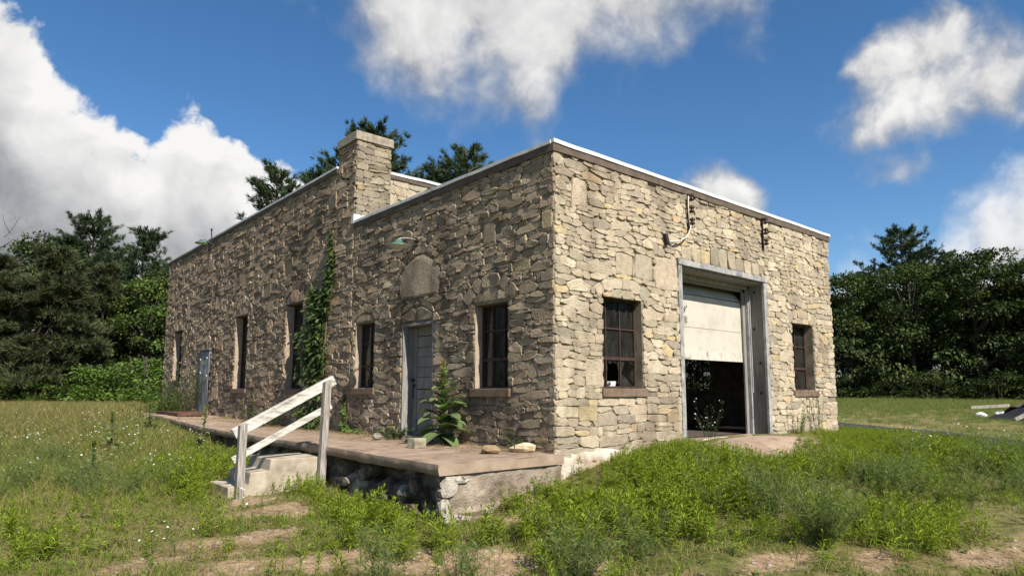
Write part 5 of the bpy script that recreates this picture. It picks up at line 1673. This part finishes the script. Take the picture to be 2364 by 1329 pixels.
scatter('field_grass', mk2, x, y, gzs(x, y) - .02, RNG.uniform(.45, .9, len(x)) * np.clip(np.hypot(x + 6, y + 6) / 45, .35, 1.25), 'green grass of the right field up to the trees', .08)
# white wildflowers
fx, fy = [], []
for poly, dn_ in (([(-5.6, 5.2), (-4.9, 15), (-3.2, 15), (-2.2, 9), (-2.0, 5.5), (-3.2, 4.3)], 6.5), ([(-3.5, 11), (-3.2, 17), (-1.8, 17), (-1.6, 11)], 10), ([(4.5, -2.6), (9.0, -1.4), (9.5, -3.6), (4.8, -4.2)], 3.0), ([(-4.6, -.6), (-3.0, 1.6), (-3.4, 2.2), (-4.9, .8)], 1.2), ([(-9, 8), (-7, 25), (-2.5, 25), (-4, 10)], 2.4), ([(8.6, -.8), (9.4, 3), (11, 3), (10, -1)], 1.5)):
    a, b = pts_in(poly, dn_, RNG); fx.append(a); fy.append(b)
x = np.concatenate(fx); y = np.concatenate(fy); x, y = keep(x, y, p=np.clip(.55 + .9 * vnoise(x, y, .8), 0, 1))
scatter('white_wildflowers', [daisy(800 + i) for i in range(5)], x, y, gzs(x, y), RNG.uniform(.7, 1.25, len(x)), 'small white wildflowers dotted through the grass', .1)


# ------------------------------------------------------------------ single plants
def mullein(name, loc, h, seed, label, nleaf=34, lmax=.30, spike=.35, group='mullein plants'):
    r = np.random.default_rng(seed)
    e = empty(name, loc); tag(e, label, 'plant', group)
    col = np.array((.135, .19, .075))
    L0 = Vector(loc)
    lean = np.array((r.normal(0, .03), r.normal(0, .03)))
    stp = Plant(); tt = np.linspace(0, 1, 6)
    P0 = np.stack([L0.x + lean[0] * tt, L0.y + lean[1] * tt, L0.z + h * tt], 1)
    stp.stem(P0, .016, col * .9)
    nb = 90
    t = r.uniform(1 - spike * .75, 1.0, nb); ph = r.uniform(0, 6.28, nb)
    rad = .030 * (1.15 - t) / .3 + .008
    base = np.stack([L0.x + lean[0] * t, L0.y + lean[1] * t, L0.z + h * t], 1)
    stp.leaves(base, np.stack([np.cos(ph), np.sin(ph), np.full(nb, .7)], 1), np.full(nb, .03) + rad, np.full(nb, .018), r, (.23, .25, .05), .3, 0)
    link('flower_stalk', stp.mesh('flower_stalk', M_LEAF), e)
    for k in range(nleaf):
        q = (k + .5) / nleaf
        hh = .03 + (.97 - spike * .45) * q
        L = lmax * (1 - .76 * q ** 2.0) * r.uniform(.8, 1.12); W = L * r.uniform(.42, .52)
        ph = k * 2.4 + r.normal(0, .25)
        e0 = .42 - .12 * (1 - q) + .55 * q ** 2 + r.normal(0, .16)
        dh = np.array((math.cos(ph), math.sin(ph), 0)); sd = np.array((-math.sin(ph), math.cos(ph), 0))
        base = np.array((L0.x + lean[0] * hh, L0.y + lean[1] * hh, L0.z + h * hh))
        V = []; n = 6
        p = base.copy(); ang = e0
        for i in range(n + 1):
            s = i / n
            w = W * .5 * (math.sin(math.pi * min(1, s * .92 + .08)) ** .7) * (1 if s < 1 else 0) + .002
            up_ = np.cross(dh, sd)
            cup = .25 * w
            V += [p - sd * w + np.array((0, 0, cup)), p, p + sd * w + np.array((0, 0, cup))]
            p = p + (dh * math.cos(ang) + np.array((0, 0, math.sin(ang)))) * L / n
            ang -= (.15 + .05 * (1 - q)) * r.uniform(.6, 1.4)
        F = []
        for i in range(n):
            a = i * 3; F += [(a, a + 1, a + 4, a + 3), (a + 1, a + 2, a + 5, a + 4)]
        V = np.array(V)
        me = np_mesh('leaf', V, np.array(F), M_MULL, col * r.uniform(.8, 1.2) * np.ones((len(V), 3)))
        me.polygons.foreach_set('use_smooth', [True] * len(me.polygons))
        link('leaf', me, e)
    return e


M_MULL = pmat('felted_mullein_leaf', [(.85, .85, .85), (1.1, 1.1, 1.1)], 20, .75, .2, 60, attr=True, spec=.15, trans=.2)
mullein('mullein_plant', (-.33, 2.02, ZP), 1.24, 1, 'large leafy mullein with a flower spike growing on the platform by the grey door', 44, .50, .34)
mullein('mullein_plant', (-4.12, 5.95, gz1(-4.12, 5.95)), .55, 2, 'pale young mullein alone in the left meadow', 16, .26, .2)
mullein('mullein_plant', (-1.9, 8.3, gz1(-1.9, 8.3)), .95, 3, 'slim mullein with a yellow spike at the platform edge left of the handrail', 22, .2, .4)
mullein('mullein_plant', (-2.0, 12.2, gz1(-2, 12.2)), .75, 4, 'mullein in the white flowers at the far end of the platform', 20, .28, .25)
mullein('mullein_plant', (-3.35, 9.0, gz1(-3.35, 9.0)), .8, 5, 'faded mullein in the meadow left of the platform', 18, .24, .3)

for q, (x, y, h, sp, st_, lab) in enumerate(((-2.2, -2.45, .46, .5, 30, 'grey-green feathery bush at the bottom of the picture below the platform corner'),
                                             (-.25, -3.42, .56, .6, 32, 'dark feathery bush in the right foreground'),
                                             (.25, -2.75, .62, .45, 16, 'tall thin feathery bush behind the dark one in the right foreground'))):
    me = feathery(900 + q, h, st_, 95, sp, .0048)
    e = empty('feathery_bush', (x, y, gz1(x, y) - .02)); tag(e, lab, 'bush', 'feathery bushes in the foreground')
    o = bpy.data.objects.new('foliage', me); COL.objects.link(o); o.parent = e
    rr = np.random.default_rng(q); sp_ = MB()
    for k in range(7):
        a = rr.uniform(0, 6.28); sp_.tube([(x, y, gz1(x, y) - .02), (x + .2 * sp * math.cos(a), y + .2 * sp * math.sin(a), gz1(x, y) + h * .35), (x + .6 * sp * math.cos(a), y + .6 * sp * math.sin(a), gz1(x, y) + h * .8)], [.006, .005, .002], 4)
    sp_.build('stem', M_STEM, e)


def bushy_weed(name, loc, h, rad, nst, seed, label, col, flowers=0, cat='weed', nl=34, lw=(.05, .012), stemmat=None):
    r = np.random.default_rng(seed); p = Plant(); L0 = np.array(loc, float); tips = []
    for s in range(nst):
        a = r.uniform(0, 6.28); o = rad * math.sqrt(r.uniform(.02, 1)); hh = h * r.uniform(.55, 1.1)
        tt = np.linspace(0, 1, 5)
        X = .35 * o * math.cos(a) + o * math.cos(a) * tt; Y = .35 * o * math.sin(a) + o * math.sin(a) * tt; Z = hh * tt
        c = np.array(col) * r.uniform(.75, 1.2)
        p.stem(np.stack([X, Y, Z], 1), .0035, c * .8)
        t = r.uniform(.08, 1, nl)
        base = np.stack([np.interp(t, tt, X), np.interp(t, tt, Y), np.interp(t, tt, Z)], 1)
        ph = r.uniform(0, 6.28, nl); el = r.normal(.5, .4, nl)
        p.leaves(base, np.stack([np.cos(ph) * np.cos(el), np.sin(ph) * np.cos(el), np.sin(el)], 1), lw[0] * r.uniform(.6, 1.5, nl), np.full(nl, lw[1]), r, c, .3, .3, (0, 0, 1))
        tips += [np.array((X[-1], Y[-1], Z[-1])), np.array((X[3], Y[3], Z[3])) + r.normal(0, .03, 3)]
    e = empty(name, loc); tag(e, label, cat)
    o = bpy.data.objects.new('foliage', p.mesh('foliage', M_LEAF)); COL.objects.link(o); o.parent = e
    if flowers:
        f = Plant()
        for k in range(flowers):
            c = tips[r.integers(len(tips))] + r.normal(0, .035, 3)
            n_ = norm(np.array((r.normal(-.3, .4), r.normal(-.4, .4), 1.0))); a = norm(np.cross(n_, (.2, .9, .1))); b = np.cross(n_, a); R = r.uniform(.007, .011)
            ring = [c + (a * math.cos(q) + b * math.sin(q)) * R for q in np.linspace(0, 2 * math.pi, 7)[:-1]]
            f.add(np.array([ring[0], ring[1], ring[2], ring[3]]), np.array([[0, 1, 2, 3]]), (.8, .8, .78)); f.add(np.array([ring[3], ring[4], ring[5], ring[0]]), np.array([[0, 1, 2, 3]]), (.8, .8, .78))
        o = bpy.data.objects.new('blossoms', f.mesh('blossoms', M_PETAL)); COL.objects.link(o); o.parent = e; o['kind'] = 'stuff'
    return e


bushy_weed('flowering_weed', (3.15, -.22, .66), .62, .32, 12, 1, 'straggly white-flowered weed standing in front of the garage opening', (.075, .10, .04), 16, nl=16, lw=(.045, .010))
bushy_weed('tall_weed', (6.0, -.25, .62), .55, .22, 10, 2, 'green weed at the foot of the wall right of the garage frame', (.10, .17, .025))
bushy_weed('tall_weed', (6.95, -.18, .62), .80, .14, 8, 3, 'tall green weed below the small right window', (.09, .155, .028))
bushy_weed('weed_clump', (-.55, 15.2, plat_z(15.2)), 1.45, .75, 46, 4, 'tall bushy weeds growing before the sheet-metal door', (.10, .135, .04), 60, nl=40, lw=(.09, .018))
bushy_weed('weed_clump', (-.6, 17.6, .70), .85, .9, 40, 5, 'leafy green clump at the far end of the platform', (.085, .15, .03), 20, nl=36, lw=(.10, .035))
bushy_weed('weed_clump', (-.25, .55, ZP), .30, .14, 8, 6, 'small weeds behind the pale stone on the platform', (.07, .115, .03), nl=16)
bushy_weed('weed_clump', (-.22, 3.55, ZP), .20, .30, 16, 7, 'low weeds at the foot of the grey door', (.06, .10, .03), nl=22, lw=(.07, .022))
bushy_weed('weed_clump', (-.18, 10.6, ZP + .03), .75, .18, 7, 8, 'thin weeds against the wall below the middle tall window', (.09, .13, .04), nl=24, lw=(.07, .015))
bushy_weed('weed_clump', (-.35, 8.9, ZP), .45, .45, 20, 9, 'low green weeds along the wall below the tall window by the vine', (.07, .12, .03), nl=30, lw=(.07, .02))


# climbing vines on the side wall
def vine(name, label, blobs, stems, nleaf, seed, size, col):
    r = np.random.default_rng(seed); e = empty(name, (-.03, blobs[0][0], ZP)); tag(e, label, 'vine', 'vines on the side wall')
    w = np.array([b[2] * b[3] for b in blobs]); k = r.choice(len(blobs), nleaf, p=w / w.sum())
    B_ = np.array(blobs)[k]
    u = B_[:, 0] + r.normal(0, .5, nleaf) * B_[:, 2]; v = B_[:, 1] + r.normal(0, .5, nleaf) * B_[:, 3]
    d = np.abs(r.normal(0, .5, nleaf)) * B_[:, 4] + .03
    base = np.stack([-d, u, v], 1)
    p = Plant()
    dr = np.stack([-r.uniform(.1, .9, nleaf), r.normal(-.1, .6, nleaf), -r.uniform(.0, 1.0, nleaf)], 1)
    c = np.array(col) * r.uniform(.55, 1.3, (nleaf, 1))
    V, F_ = leaves(base, dr, size * r.uniform(.6, 1.3, nleaf), size * .55 * r.uniform(.7, 1.2, nleaf), r, .2, (-.6, -.3, .7))
    p.add(V, F_, np.repeat(c, 4, 0))
    link('foliage', p.mesh('foliage', M_LEAF), e)
    mb = MB()
    for s in stems: mb.tube([(-.05 - .02 * math.sin(q[1] * 5), q[0], q[1]) for q in s], .012, 5)
    mb.build('stem', M_STEM, e)


VB = [(6.55, 4.5, .08, .25, .06), (6.5, 4.1, .12, .3, .07), (6.55, 3.7, .16, .3, .09), (6.75, 3.3, .28, .3, .11), (7.05, 2.95, .42, .3, .16), (7.15, 2.6, .5, .35, .2), (7.1, 2.2, .5, .35, .22), (7.1, 1.85, .42, .3, .22), (7.3, 3.4, .25, .25, .08), (7.0, 1.45, .3, .3, .15), (7.3, .95, .45, .2, .2), (7.0, .8, .3, .15, .2)]
vine('climbing_vine', 'dense green vine climbing the wall where the two sections meet', VB,
     [[(7.1, ZP), (7.0, 1.2), (7.1, 2.0), (6.8, 3.0), (6.55, 3.8), (6.55, 4.6)], [(6.9, ZP), (6.95, 1.4), (7.3, 2.2), (7.3, 3.2)], [(7.35, ZP), (7.2, 1.1), (6.8, 1.9), (6.6, 3.2)], [(6.75, ZP), (6.8, 1.3), (6.7, 2.2), (6.75, 3.4)]], 2500, 1, .12, (.075, .11, .03))
vine('climbing_vine', 'thin light green vine beside the narrow side window', [(5.75, 1.25, .05, .15, .04), (5.72, 1.0, .06, .15, .04), (5.7, .75, .12, .1, .08), (5.35, .68, .3, .06, .1)], [[(5.7, ZP), (5.74, 1.0), (5.76, 1.5)]], 230, 2, .09, (.11, .17, .035))

# ------------------------------------------------------------------ trees
def trunk_mesh(h, r0, seed, limbs=()):
    rr = random.Random(seed); mb = MB()
    pts = [Vector((rr.uniform(-.15, .15) * (k > 0), rr.uniform(-.15, .15) * (k > 0), h * k / 5)) for k in range(6)]
    mb.tube(pts, [r0 * (1.25 if k == 0 else 1) * (1 - .16 * k) for k in range(6)], 8)
    for (a, b, r) in limbs: mb.tube([Vector(a), Vector(a).lerp(Vector(b), .5) + Vector((0, 0, .25)), Vector(b)], [r, r * .7, r * .3], 5)
    return mb.mesh('trunk', M_BARK)


def broadleaf(seed, h=12., rad=4.2, bottom=.12, n_cl=85, per=150, leaf=.30, col=(.050, .078, .023), airy=.0):
    r = np.random.default_rng(seed); p = Plant(); limbs = []
    for c in range(n_cl):
        t = r.uniform(0, 1) ** .8
        z = h * (bottom + (1 - bottom) * t)
        pr = rad * ((1 - ((t - .35) / .68) ** 2) ** .6 if t > .35 else .84 + .16 * t / .35)
        a = r.uniform(0, 6.28); q = math.sqrt(r.uniform(.30, 1)) * r.uniform(.8, 1.12)
        cen = np.array((pr * q * math.cos(a), pr * q * math.sin(a), z - .3))
        cr = r.uniform(.5, 1.35) * rad / 4.2
        n = int(per * cr)
        dv = norm(r.normal(size=(n, 3))); dv[:, 2] *= .7
        base = cen + dv * cr * r.uniform(.55, 1.08, (n, 1)) * np.array((1.15, 1.15, .75))
        out = norm(base - np.array((0, 0, h * .45))) + .9 * r.normal(size=(n, 3)) + np.array((0, 0, -.2))
        cc = np.array(col) * r.uniform(.65, 1.35) * np.array((r.uniform(.9, 1.15), 1, 1))
        p.leaves(base, out, leaf * r.uniform(.6, 1.25, n), leaf * .62 * r.uniform(.7, 1.2, n), r, cc, .3, .25, (0, 0, 1))
        if c % 5 == 0: limbs.append(((0, 0, max(.8, z * .6)), tuple(cen), .09))
    return p.mesh('crown', M_TREELEAF), trunk_mesh(h * .85, .24 * h / 12, seed, limbs)


def pine(seed, h=18., rad=3.6, start=.30, whorls=20, per=5, col=(.046, .072, .032), up=.35, tuft=.5, dens=1.0, top=.55, tp=5.0):
    """white pine: tiers of level limbs with upturned brushes of needles"""
    r = np.random.default_rng(seed); p = Plant(); limbs = []
    B_, D_, C_ = [], [], []
    for w in range(whorls):
        t = (w + r.uniform(-.3, .3)) / whorls
        z = h * (start + (1 - start) * t)
        R = rad * (1 - max(0, t) ** tp * .80) * (.62 + .38 * math.sin(math.pi * min(1, .2 + t * .7))) * r.uniform(.65, 1.2)
        for b in range(per):
            a = r.uniform(0, 6.28); L = R * r.uniform(.55, 1.15)
            if L < .3: L = .3
            dirh = np.array((math.cos(a), math.sin(a), 0)); side = np.array((-math.sin(a), math.cos(a), 0))
            rise = up * r.uniform(.4, 1.4) * (1 + top * max(0, t))
            tip = np.array((0, 0, z)) + dirh * L + np.array((0, 0, rise * L))
            limbs.append(((0, 0, z), tuple(tip * np.array((.9, .9, 1)) - np.array((0, 0, .05))), .045))
            n = int(dens * (8 + 9 * L))
            s = r.uniform(.3, 1.05, n)
            off = r.normal(0, .16, n)[:, None] * side * L * (1.15 - s)[:, None] * 1.6
            pos = np.array((0, 0, z)) + dirh * (L * s)[:, None] + np.array((0, 0, 1)) * (rise * L * s ** 1.6)[:, None] + off + r.normal(0, .10, (n, 3))
            dd_ = dirh * .75 + np.sign(off) * 0 + np.array((0, 0, .55 + .4 * top)) + .35 * r.normal(size=(n, 3)) + off * .5
            B_.append(pos); D_.append(norm(dd_)); C_.append(np.full(n, r.uniform(.7, 1.25)))
    pos = np.concatenate(B_); dr = np.concatenate(D_); cc = np.concatenate(C_)
    m = 13
    base = np.repeat(pos, m, 0) + r.normal(0, .035, (len(pos) * m, 3))
    d = norm(np.repeat(dr, m, 0) + .33 * r.normal(size=(len(pos) * m, 3)))
    col_ = np.array(col) * np.repeat(cc, m)[:, None] * r.uniform(.7, 1.3, (len(base), 1))
    V, F_ = leaves(base, d, tuft * r.uniform(.6, 1.15, len(base)), np.full(len(base), .048), r, 0)
    p.add(V, F_, np.repeat(col_, 4, 0))
    return p.mesh('crown', M_NEEDLE), trunk_mesh(h * .97, .22 * h / 14, seed, limbs)


def spruce(seed, h=12., rad=4.5, col=(.062, .075, .032)):
    """old spruce with drooping sprays and grey dead twigs"""
    return pine(seed, h, rad, .08, 17, 8, col, -.12, .55, 1.8, -.8, 1.4)


def bare_tree(seed, h=15.):
    r = random.Random(seed); mb = MB()

    def br(p, d, L, rad, lev):
        pts = [p]; q = p.copy(); dd = d.copy()
        for k in range(4):
            dd = (dd + Vector((r.uniform(-.2, .2), r.uniform(-.2, .2), r.uniform(-.05, .15)))).normalized(); q = q + dd * L / 4; pts.append(q.copy())
        mb.tube(pts, [rad, rad * .85, rad * .7, rad * .55, rad * .35], 5, False)
        if lev < 3:
            for k in range(5 if lev else 14):
                i = r.randint(1, 4) if lev else r.randint(2, 4)
                a = r.uniform(0, 6.28)
                base = pts[i].lerp(pts[i - 1], r.random())
                nd_ = (Vector((math.cos(a), math.sin(a), r.uniform(.15, .7))) + dd * .2).normalized()
                br(base, nd_, L * (.30 if lev == 0 else .5) * r.uniform(.7, 1.2), rad * .42, lev + 1)
    br(Vector((0, 0, 0)), Vector((0, 0, 1)), h, .16, 0)
    return mb.mesh('branches', M_DEADWOOD)


def bush(seed, h=4., rad=3., col=(.095, .16, .03), n=2600, leaf=.30):
    """sumac-like thicket: layered, nearly level leaves"""
    r = np.random.default_rng(seed); p = Plant()
    k = r.integers(0, 26, n); cen = np.stack([r.normal(0, rad * .45, 26), r.normal(0, rad * .45, 26), h * r.uniform(.15, .95, 26)], 1)
    cen[:, 2] *= np.clip(1.15 - np.hypot(cen[:, 0], cen[:, 1]) / (rad * 1.3), .25, 1)
    base = cen[k] + r.normal(0, 1, (n, 3)) * np.array((.55, .55, .18)) * rad / 3
    base[:, 2] = np.maximum(base[:, 2], .1)
    ph = r.uniform(0, 6.28, n)
    d = np.stack([np.cos(ph), np.sin(ph), r.normal(-.05, .2, n)], 1)
    c = np.array(col) * (r.uniform(.7, 1.3, 26)[k])[:, None] * r.uniform(.75, 1.25, (n, 1))
    V, F_ = leaves(base, d, leaf * r.uniform(.6, 1.3, n), leaf * .38 * np.ones(n), r, .3, (0, 0, 1))
    p.add(V, F_, np.repeat(c, 4, 0))
    rr = random.Random(seed); mb = MB()
    for q in range(9):
        a = rr.uniform(0, 6.28); e = rad * rr.uniform(.2, .7); mb.tube([(e * .3 * math.cos(a), e * .3 * math.sin(a), -.1), (e * .7 * math.cos(a), e * .7 * math.sin(a), h * .35), (e * math.cos(a), e * math.sin(a), h * .7)], [.05, .04, .02], 5)
    return p.mesh('foliage', M_TREELEAF), mb.mesh('stem', M_BARK)


def at(az, d):
    a = math.radians(az); return (CAM.x + d * math.cos(a), CAM.y + d * math.sin(a))


def put(name, meshes, az, d, s, rot, label, cat, group, parts=('crown', 'trunk'), sz=1.0):
    x, y = at(az, d)
    e = empty(name, (x, y, gz1(x, y) - .05)); e.rotation_euler = (0, 0, rot); e.scale = (s, s, s * sz)
    tag(e, label, cat, group)
    for nm, me in zip(parts, meshes):
        o = bpy.data.objects.new(nm, me); COL.objects.link(o); o.parent = e
    return e


MAPLE = [broadleaf(1, 12, 4.4, .06, 105), broadleaf(2, 12, 4.8, .04, 115), broadleaf(3, 12, 4.0, .06, 100)]
BRIGHT = [broadleaf(5, 11, 3.6, .1, 70, 130, .30, (.080, .125, .030)), broadleaf(6, 14, 3.0, .2, 60, 110, .26, (.075, .105, .042))]
PINE = [pine(11, 18, 3.6), pine(12, 20, 4.6, .35, 24, 6), pine(13, 17, 3.2, .3, 18)]
SPRUCE = [spruce(21), spruce(22, 12, 4.0)]
BUSH = [bush(31), bush(32, 3.4, 2.8)]
UNDER = [bush(33, 3.0, 3.2, (.05, .075, .024), 2400, .34), bush(34, 2.6, 3.0, (.055, .085, .026), 2400, .34)]
# pines rising behind the building
PB = [(69.3, 52, 18.2, 0, .3, 'pine showing its tip over the far roof, leftmost behind the building'), (66.0, 54, 18.6, 2, 1.9, 'low pine top between the far roof edge and the chimney'),
      (61.3, 52, 22.0, 1, 2.2, 'tall pine spreading behind the chimney'), (64.3, 57, 21.8, 0, 4.0, 'pine crown showing just left of the chimney'), (53.2, 50, 20.4, 0, 5.1, 'pine rising above the low roof right of the chimney'), (55.6, 55, 20.2, 2, .9, 'smaller pine beside the one above the low roof')]
PH = {0: 18., 1: 20., 2: 17.}
for (az_, d, hgt, k, rot, lab) in PB:
    put('pine_tree', PINE[k], az_, d, hgt / PH[k], rot, lab, 'tree', 'pines behind the building')
# wood on the left
LEFT = [('dead_tree', None, 86.0, 66, 12.2, 'bare dead tree at the left edge of the picture'), ('broadleaf_tree', BRIGHT[1], 85.3, 68, 13.6, 'airy broadleaf tree beside the bare dead tree'),
        ('broadleaf_tree', MAPLE[0], 84.6, 72, 14.8, 'dark broadleaf tree behind the old spruce on the left'), ('pine_tree', PINE[1], 82.2, 72, 17.2, 'tallest pine of the left wood'), ('pine_tree', PINE[2], 83.6, 75, 15.6, 'pine just left of the tallest pine in the left wood'),
        ('pine_tree', PINE[2], 78.9, 69, 16.0, 'open-limbed pine at the right of the left wood'), ('pine_tree', PINE[0], 80.6, 75, 15.2, 'pine behind, between the tallest and the open-limbed pine'), ('pine_tree', PINE[0], 77.0, 72, 13.6, 'pine half hidden by the far end of the building'),
        ('spruce_tree', SPRUCE[0], 84.3, 60, 12.2, 'old drooping spruce with grey dead twigs in front of the left wood'), ('spruce_tree', SPRUCE[1], 87.6, 62, 11.5, 'spruce at the left edge below the dead tree'), ('spruce_tree', SPRUCE[1], 81.2, 63, 11.8, 'dark spruce below the tallest pine'),
        ('broadleaf_tree', BRIGHT[0], 78.2, 61, 10.2, 'fresh green tree next to the far end of the building'), ('broadleaf_tree', MAPLE[1], 76.2, 64, 11.5, 'broadleaf tree mostly hidden behind the far end of the building'),
        ('broadleaf_tree', MAPLE[2], 90.5, 66, 14, 'broadleaf tree beyond the left edge'), ('broadleaf_tree', MAPLE[1], 80.0, 82, 12.5, 'broadleaf tree deep in the left wood, right'), ('broadleaf_tree', MAPLE[2], 83.2, 83, 13, 'broadleaf tree deep in the left wood, middle'), ('broadleaf_tree', MAPLE[0], 86.6, 82, 12.5, 'broadleaf tree deep in the left wood, left')]
HH = {id(BRIGHT[0]): 11, id(BRIGHT[1]): 14, id(MAPLE[0]): 12, id(MAPLE[1]): 12, id(MAPLE[2]): 12, id(PINE[0]): 18, id(PINE[1]): 20, id(PINE[2]): 17, id(SPRUCE[0]): 12, id(SPRUCE[1]): 12}
BARE_TREE = bare_tree(3)
for q, (nm, ms, az_, d, hgt, lab) in enumerate(LEFT):
    if ms is None:
        put(nm, [BARE_TREE], az_, d, hgt / 15., 1.0, lab, 'tree', None, ('branches',))
    else:
        put(nm, ms, az_, d, hgt / HH[id(ms)], q * 1.7, lab, 'tree', 'trees of the left wood')
for q, (az_, d, hgt, lab) in enumerate(((79.8, 56, 4.3, 'bright green thicket below the fresh green tree'), (82.0, 57, 3.2, 'bright green thicket in front of the dark spruce'), (77.4, 53, 5.0, 'bright green thicket against the far end of the building'), (84.8, 57, 2.2, 'low thicket at the foot of the old spruce'), (87.4, 57, 2.6, 'low thicket at the left edge of the picture'))):
    put('thicket', BUSH[q % 2], az_, d, hgt / (4.0 if q % 2 == 0 else 3.4), q * 1.3, lab, 'thicket', 'thickets along the left wood', ('foliage', 'stem'), 1.0)
# wood on the right
RIGHT = [(23.8, 72, 10.4, 0), (21.9, 70, 11.9, 1), (19.7, 74, 10.8, 2), (17.9, 70, 12.6, 0), (15.9, 74, 11.4, 1), (13.9, 70, 13.0, 2), (12.0, 74, 10.6, 0), (10.2, 71, 12.2, 1), (8.4, 72, 12, 2), (6.5, 72, 12, 0)]
NTH = ['first', 'second', 'third', 'fourth', 'fifth', 'sixth', 'seventh', 'eighth', 'ninth', 'tenth']
for q, (az_, d, hgt, k) in enumerate(RIGHT):
    put('broadleaf_tree', MAPLE[k], az_, d, hgt / 12., q * 2.1, 'dark leafy tree in the front row on the right, %s from the building' % NTH[q], 'tree', 'front row of the right wood')
put('pine_tree', PINE[1], 18.1, 84, 18.8 / 20, .5, 'spreading pine standing above the right wood', 'tree', 'pines of the right wood')['group'] = 'pines of the right wood'
put('pine_tree', PINE[0], 15.4, 87, 16.4 / 18, 2.5, 'second pine above the right wood, right of the spreading one', 'tree', 'pines of the right wood')
put('pine_tree', PINE[2], 21.0, 85, 14.4 / 17, 1.5, 'small pine top above the right wood next to the building', 'tree', 'pines of the right wood')
put('pine_tree', PINE[2], 14.3, 88, 15.4 / 17, 4.5, 'farthest right pine top above the right wood', 'tree', 'pines of the right wood')
put('broadleaf_tree', BRIGHT[1], 12.2, 77, 14.4 / 14, .9, 'pale airy tree rising from the right wood near the right edge', 'tree', 'front row of the right wood')
for q, az_ in enumerate((22.6, 19.8, 16.9, 13.2, 10.8, 7.5)):
    put('broadleaf_tree', MAPLE[(q + 1) % 3], az_, 82, 11.5 / 12., q * 1.1 + .4, 'dark leafy tree in the second row on the right, %s from the building' % NTH[q], 'tree', 'second row of the right wood')
for q, (az_, d) in enumerate(((16.9, 68), (13.9, 70))):
    x, y = at(az_, d); z = gz1(x, y)
    e = tag(MB().bar((x, y, z - .2), (x + .02, y, z + 1.05), .07, .05, up=(0, 1, 0)).build('fence_post', M_POST), ('thin fence post at the tree line, left of the two', 'thin fence post at the tree line, right of the two')[q], 'post', 'fence posts at the tree line')

for q, az_ in enumerate((23.9, 22.0, 20.2, 18.5, 16.7, 15.0, 13.2, 11.4, 9.6, 7.8)):
    put('undergrowth_bush', UNDER[q % 2], az_ + .3 * math.sin(q * 5), 67.5 + 1.5 * math.sin(q * 3), (.75 + .2 * math.sin(q * 2.2)), q * 1.7, 'dark bush under the front row of trees on the right, %s from the building' % NTH[q], 'bush', 'bushes under the right wood', ('foliage', 'stem'))
for q, (az_, d, hgt) in enumerate(((26.5, 76, 12), (30, 74, 13), (33.5, 75, 12), (37, 74, 13), (40.5, 76, 12))):
    put('broadleaf_tree', MAPLE[q % 3], az_, d, hgt / 12., q * 2.9, 'leafy tree behind the building, %s from its right end' % NTH[q], 'tree', 'wood behind the building')
# the woods go on to both sides of the view
for q, (az_, d, hgt) in enumerate(((93.5, 64, 13), (97, 62, 12), (101, 60, 13.5), (105.5, 60, 12), (110, 58, 13), (115, 58, 12.5), (120.5, 56, 13), (126, 55, 12), (132, 55, 13))):
    put('broadleaf_tree', MAPLE[q % 3], az_, d, hgt / 12., q * 1.9, 'broadleaf tree beyond the left edge of the view, %s outward' % NTH[q], 'tree', 'wood beyond the left edge')
for q, (az_, d, hgt) in enumerate(((4.2, 70, 12), (.5, 68, 12), (-4, 66, 13), (-9, 64, 12), (-14, 62, 13), (-19.5, 60, 12), (-25, 58, 13), (-31, 58, 12), (-37, 58, 13), (-43, 58, 12))):
    put('broadleaf_tree', MAPLE[(q + 1) % 3], az_, d, hgt / 12., q * 2.3, 'broadleaf tree beyond the right edge of the view, %s outward' % NTH[q], 'tree', 'wood beyond the right edge')
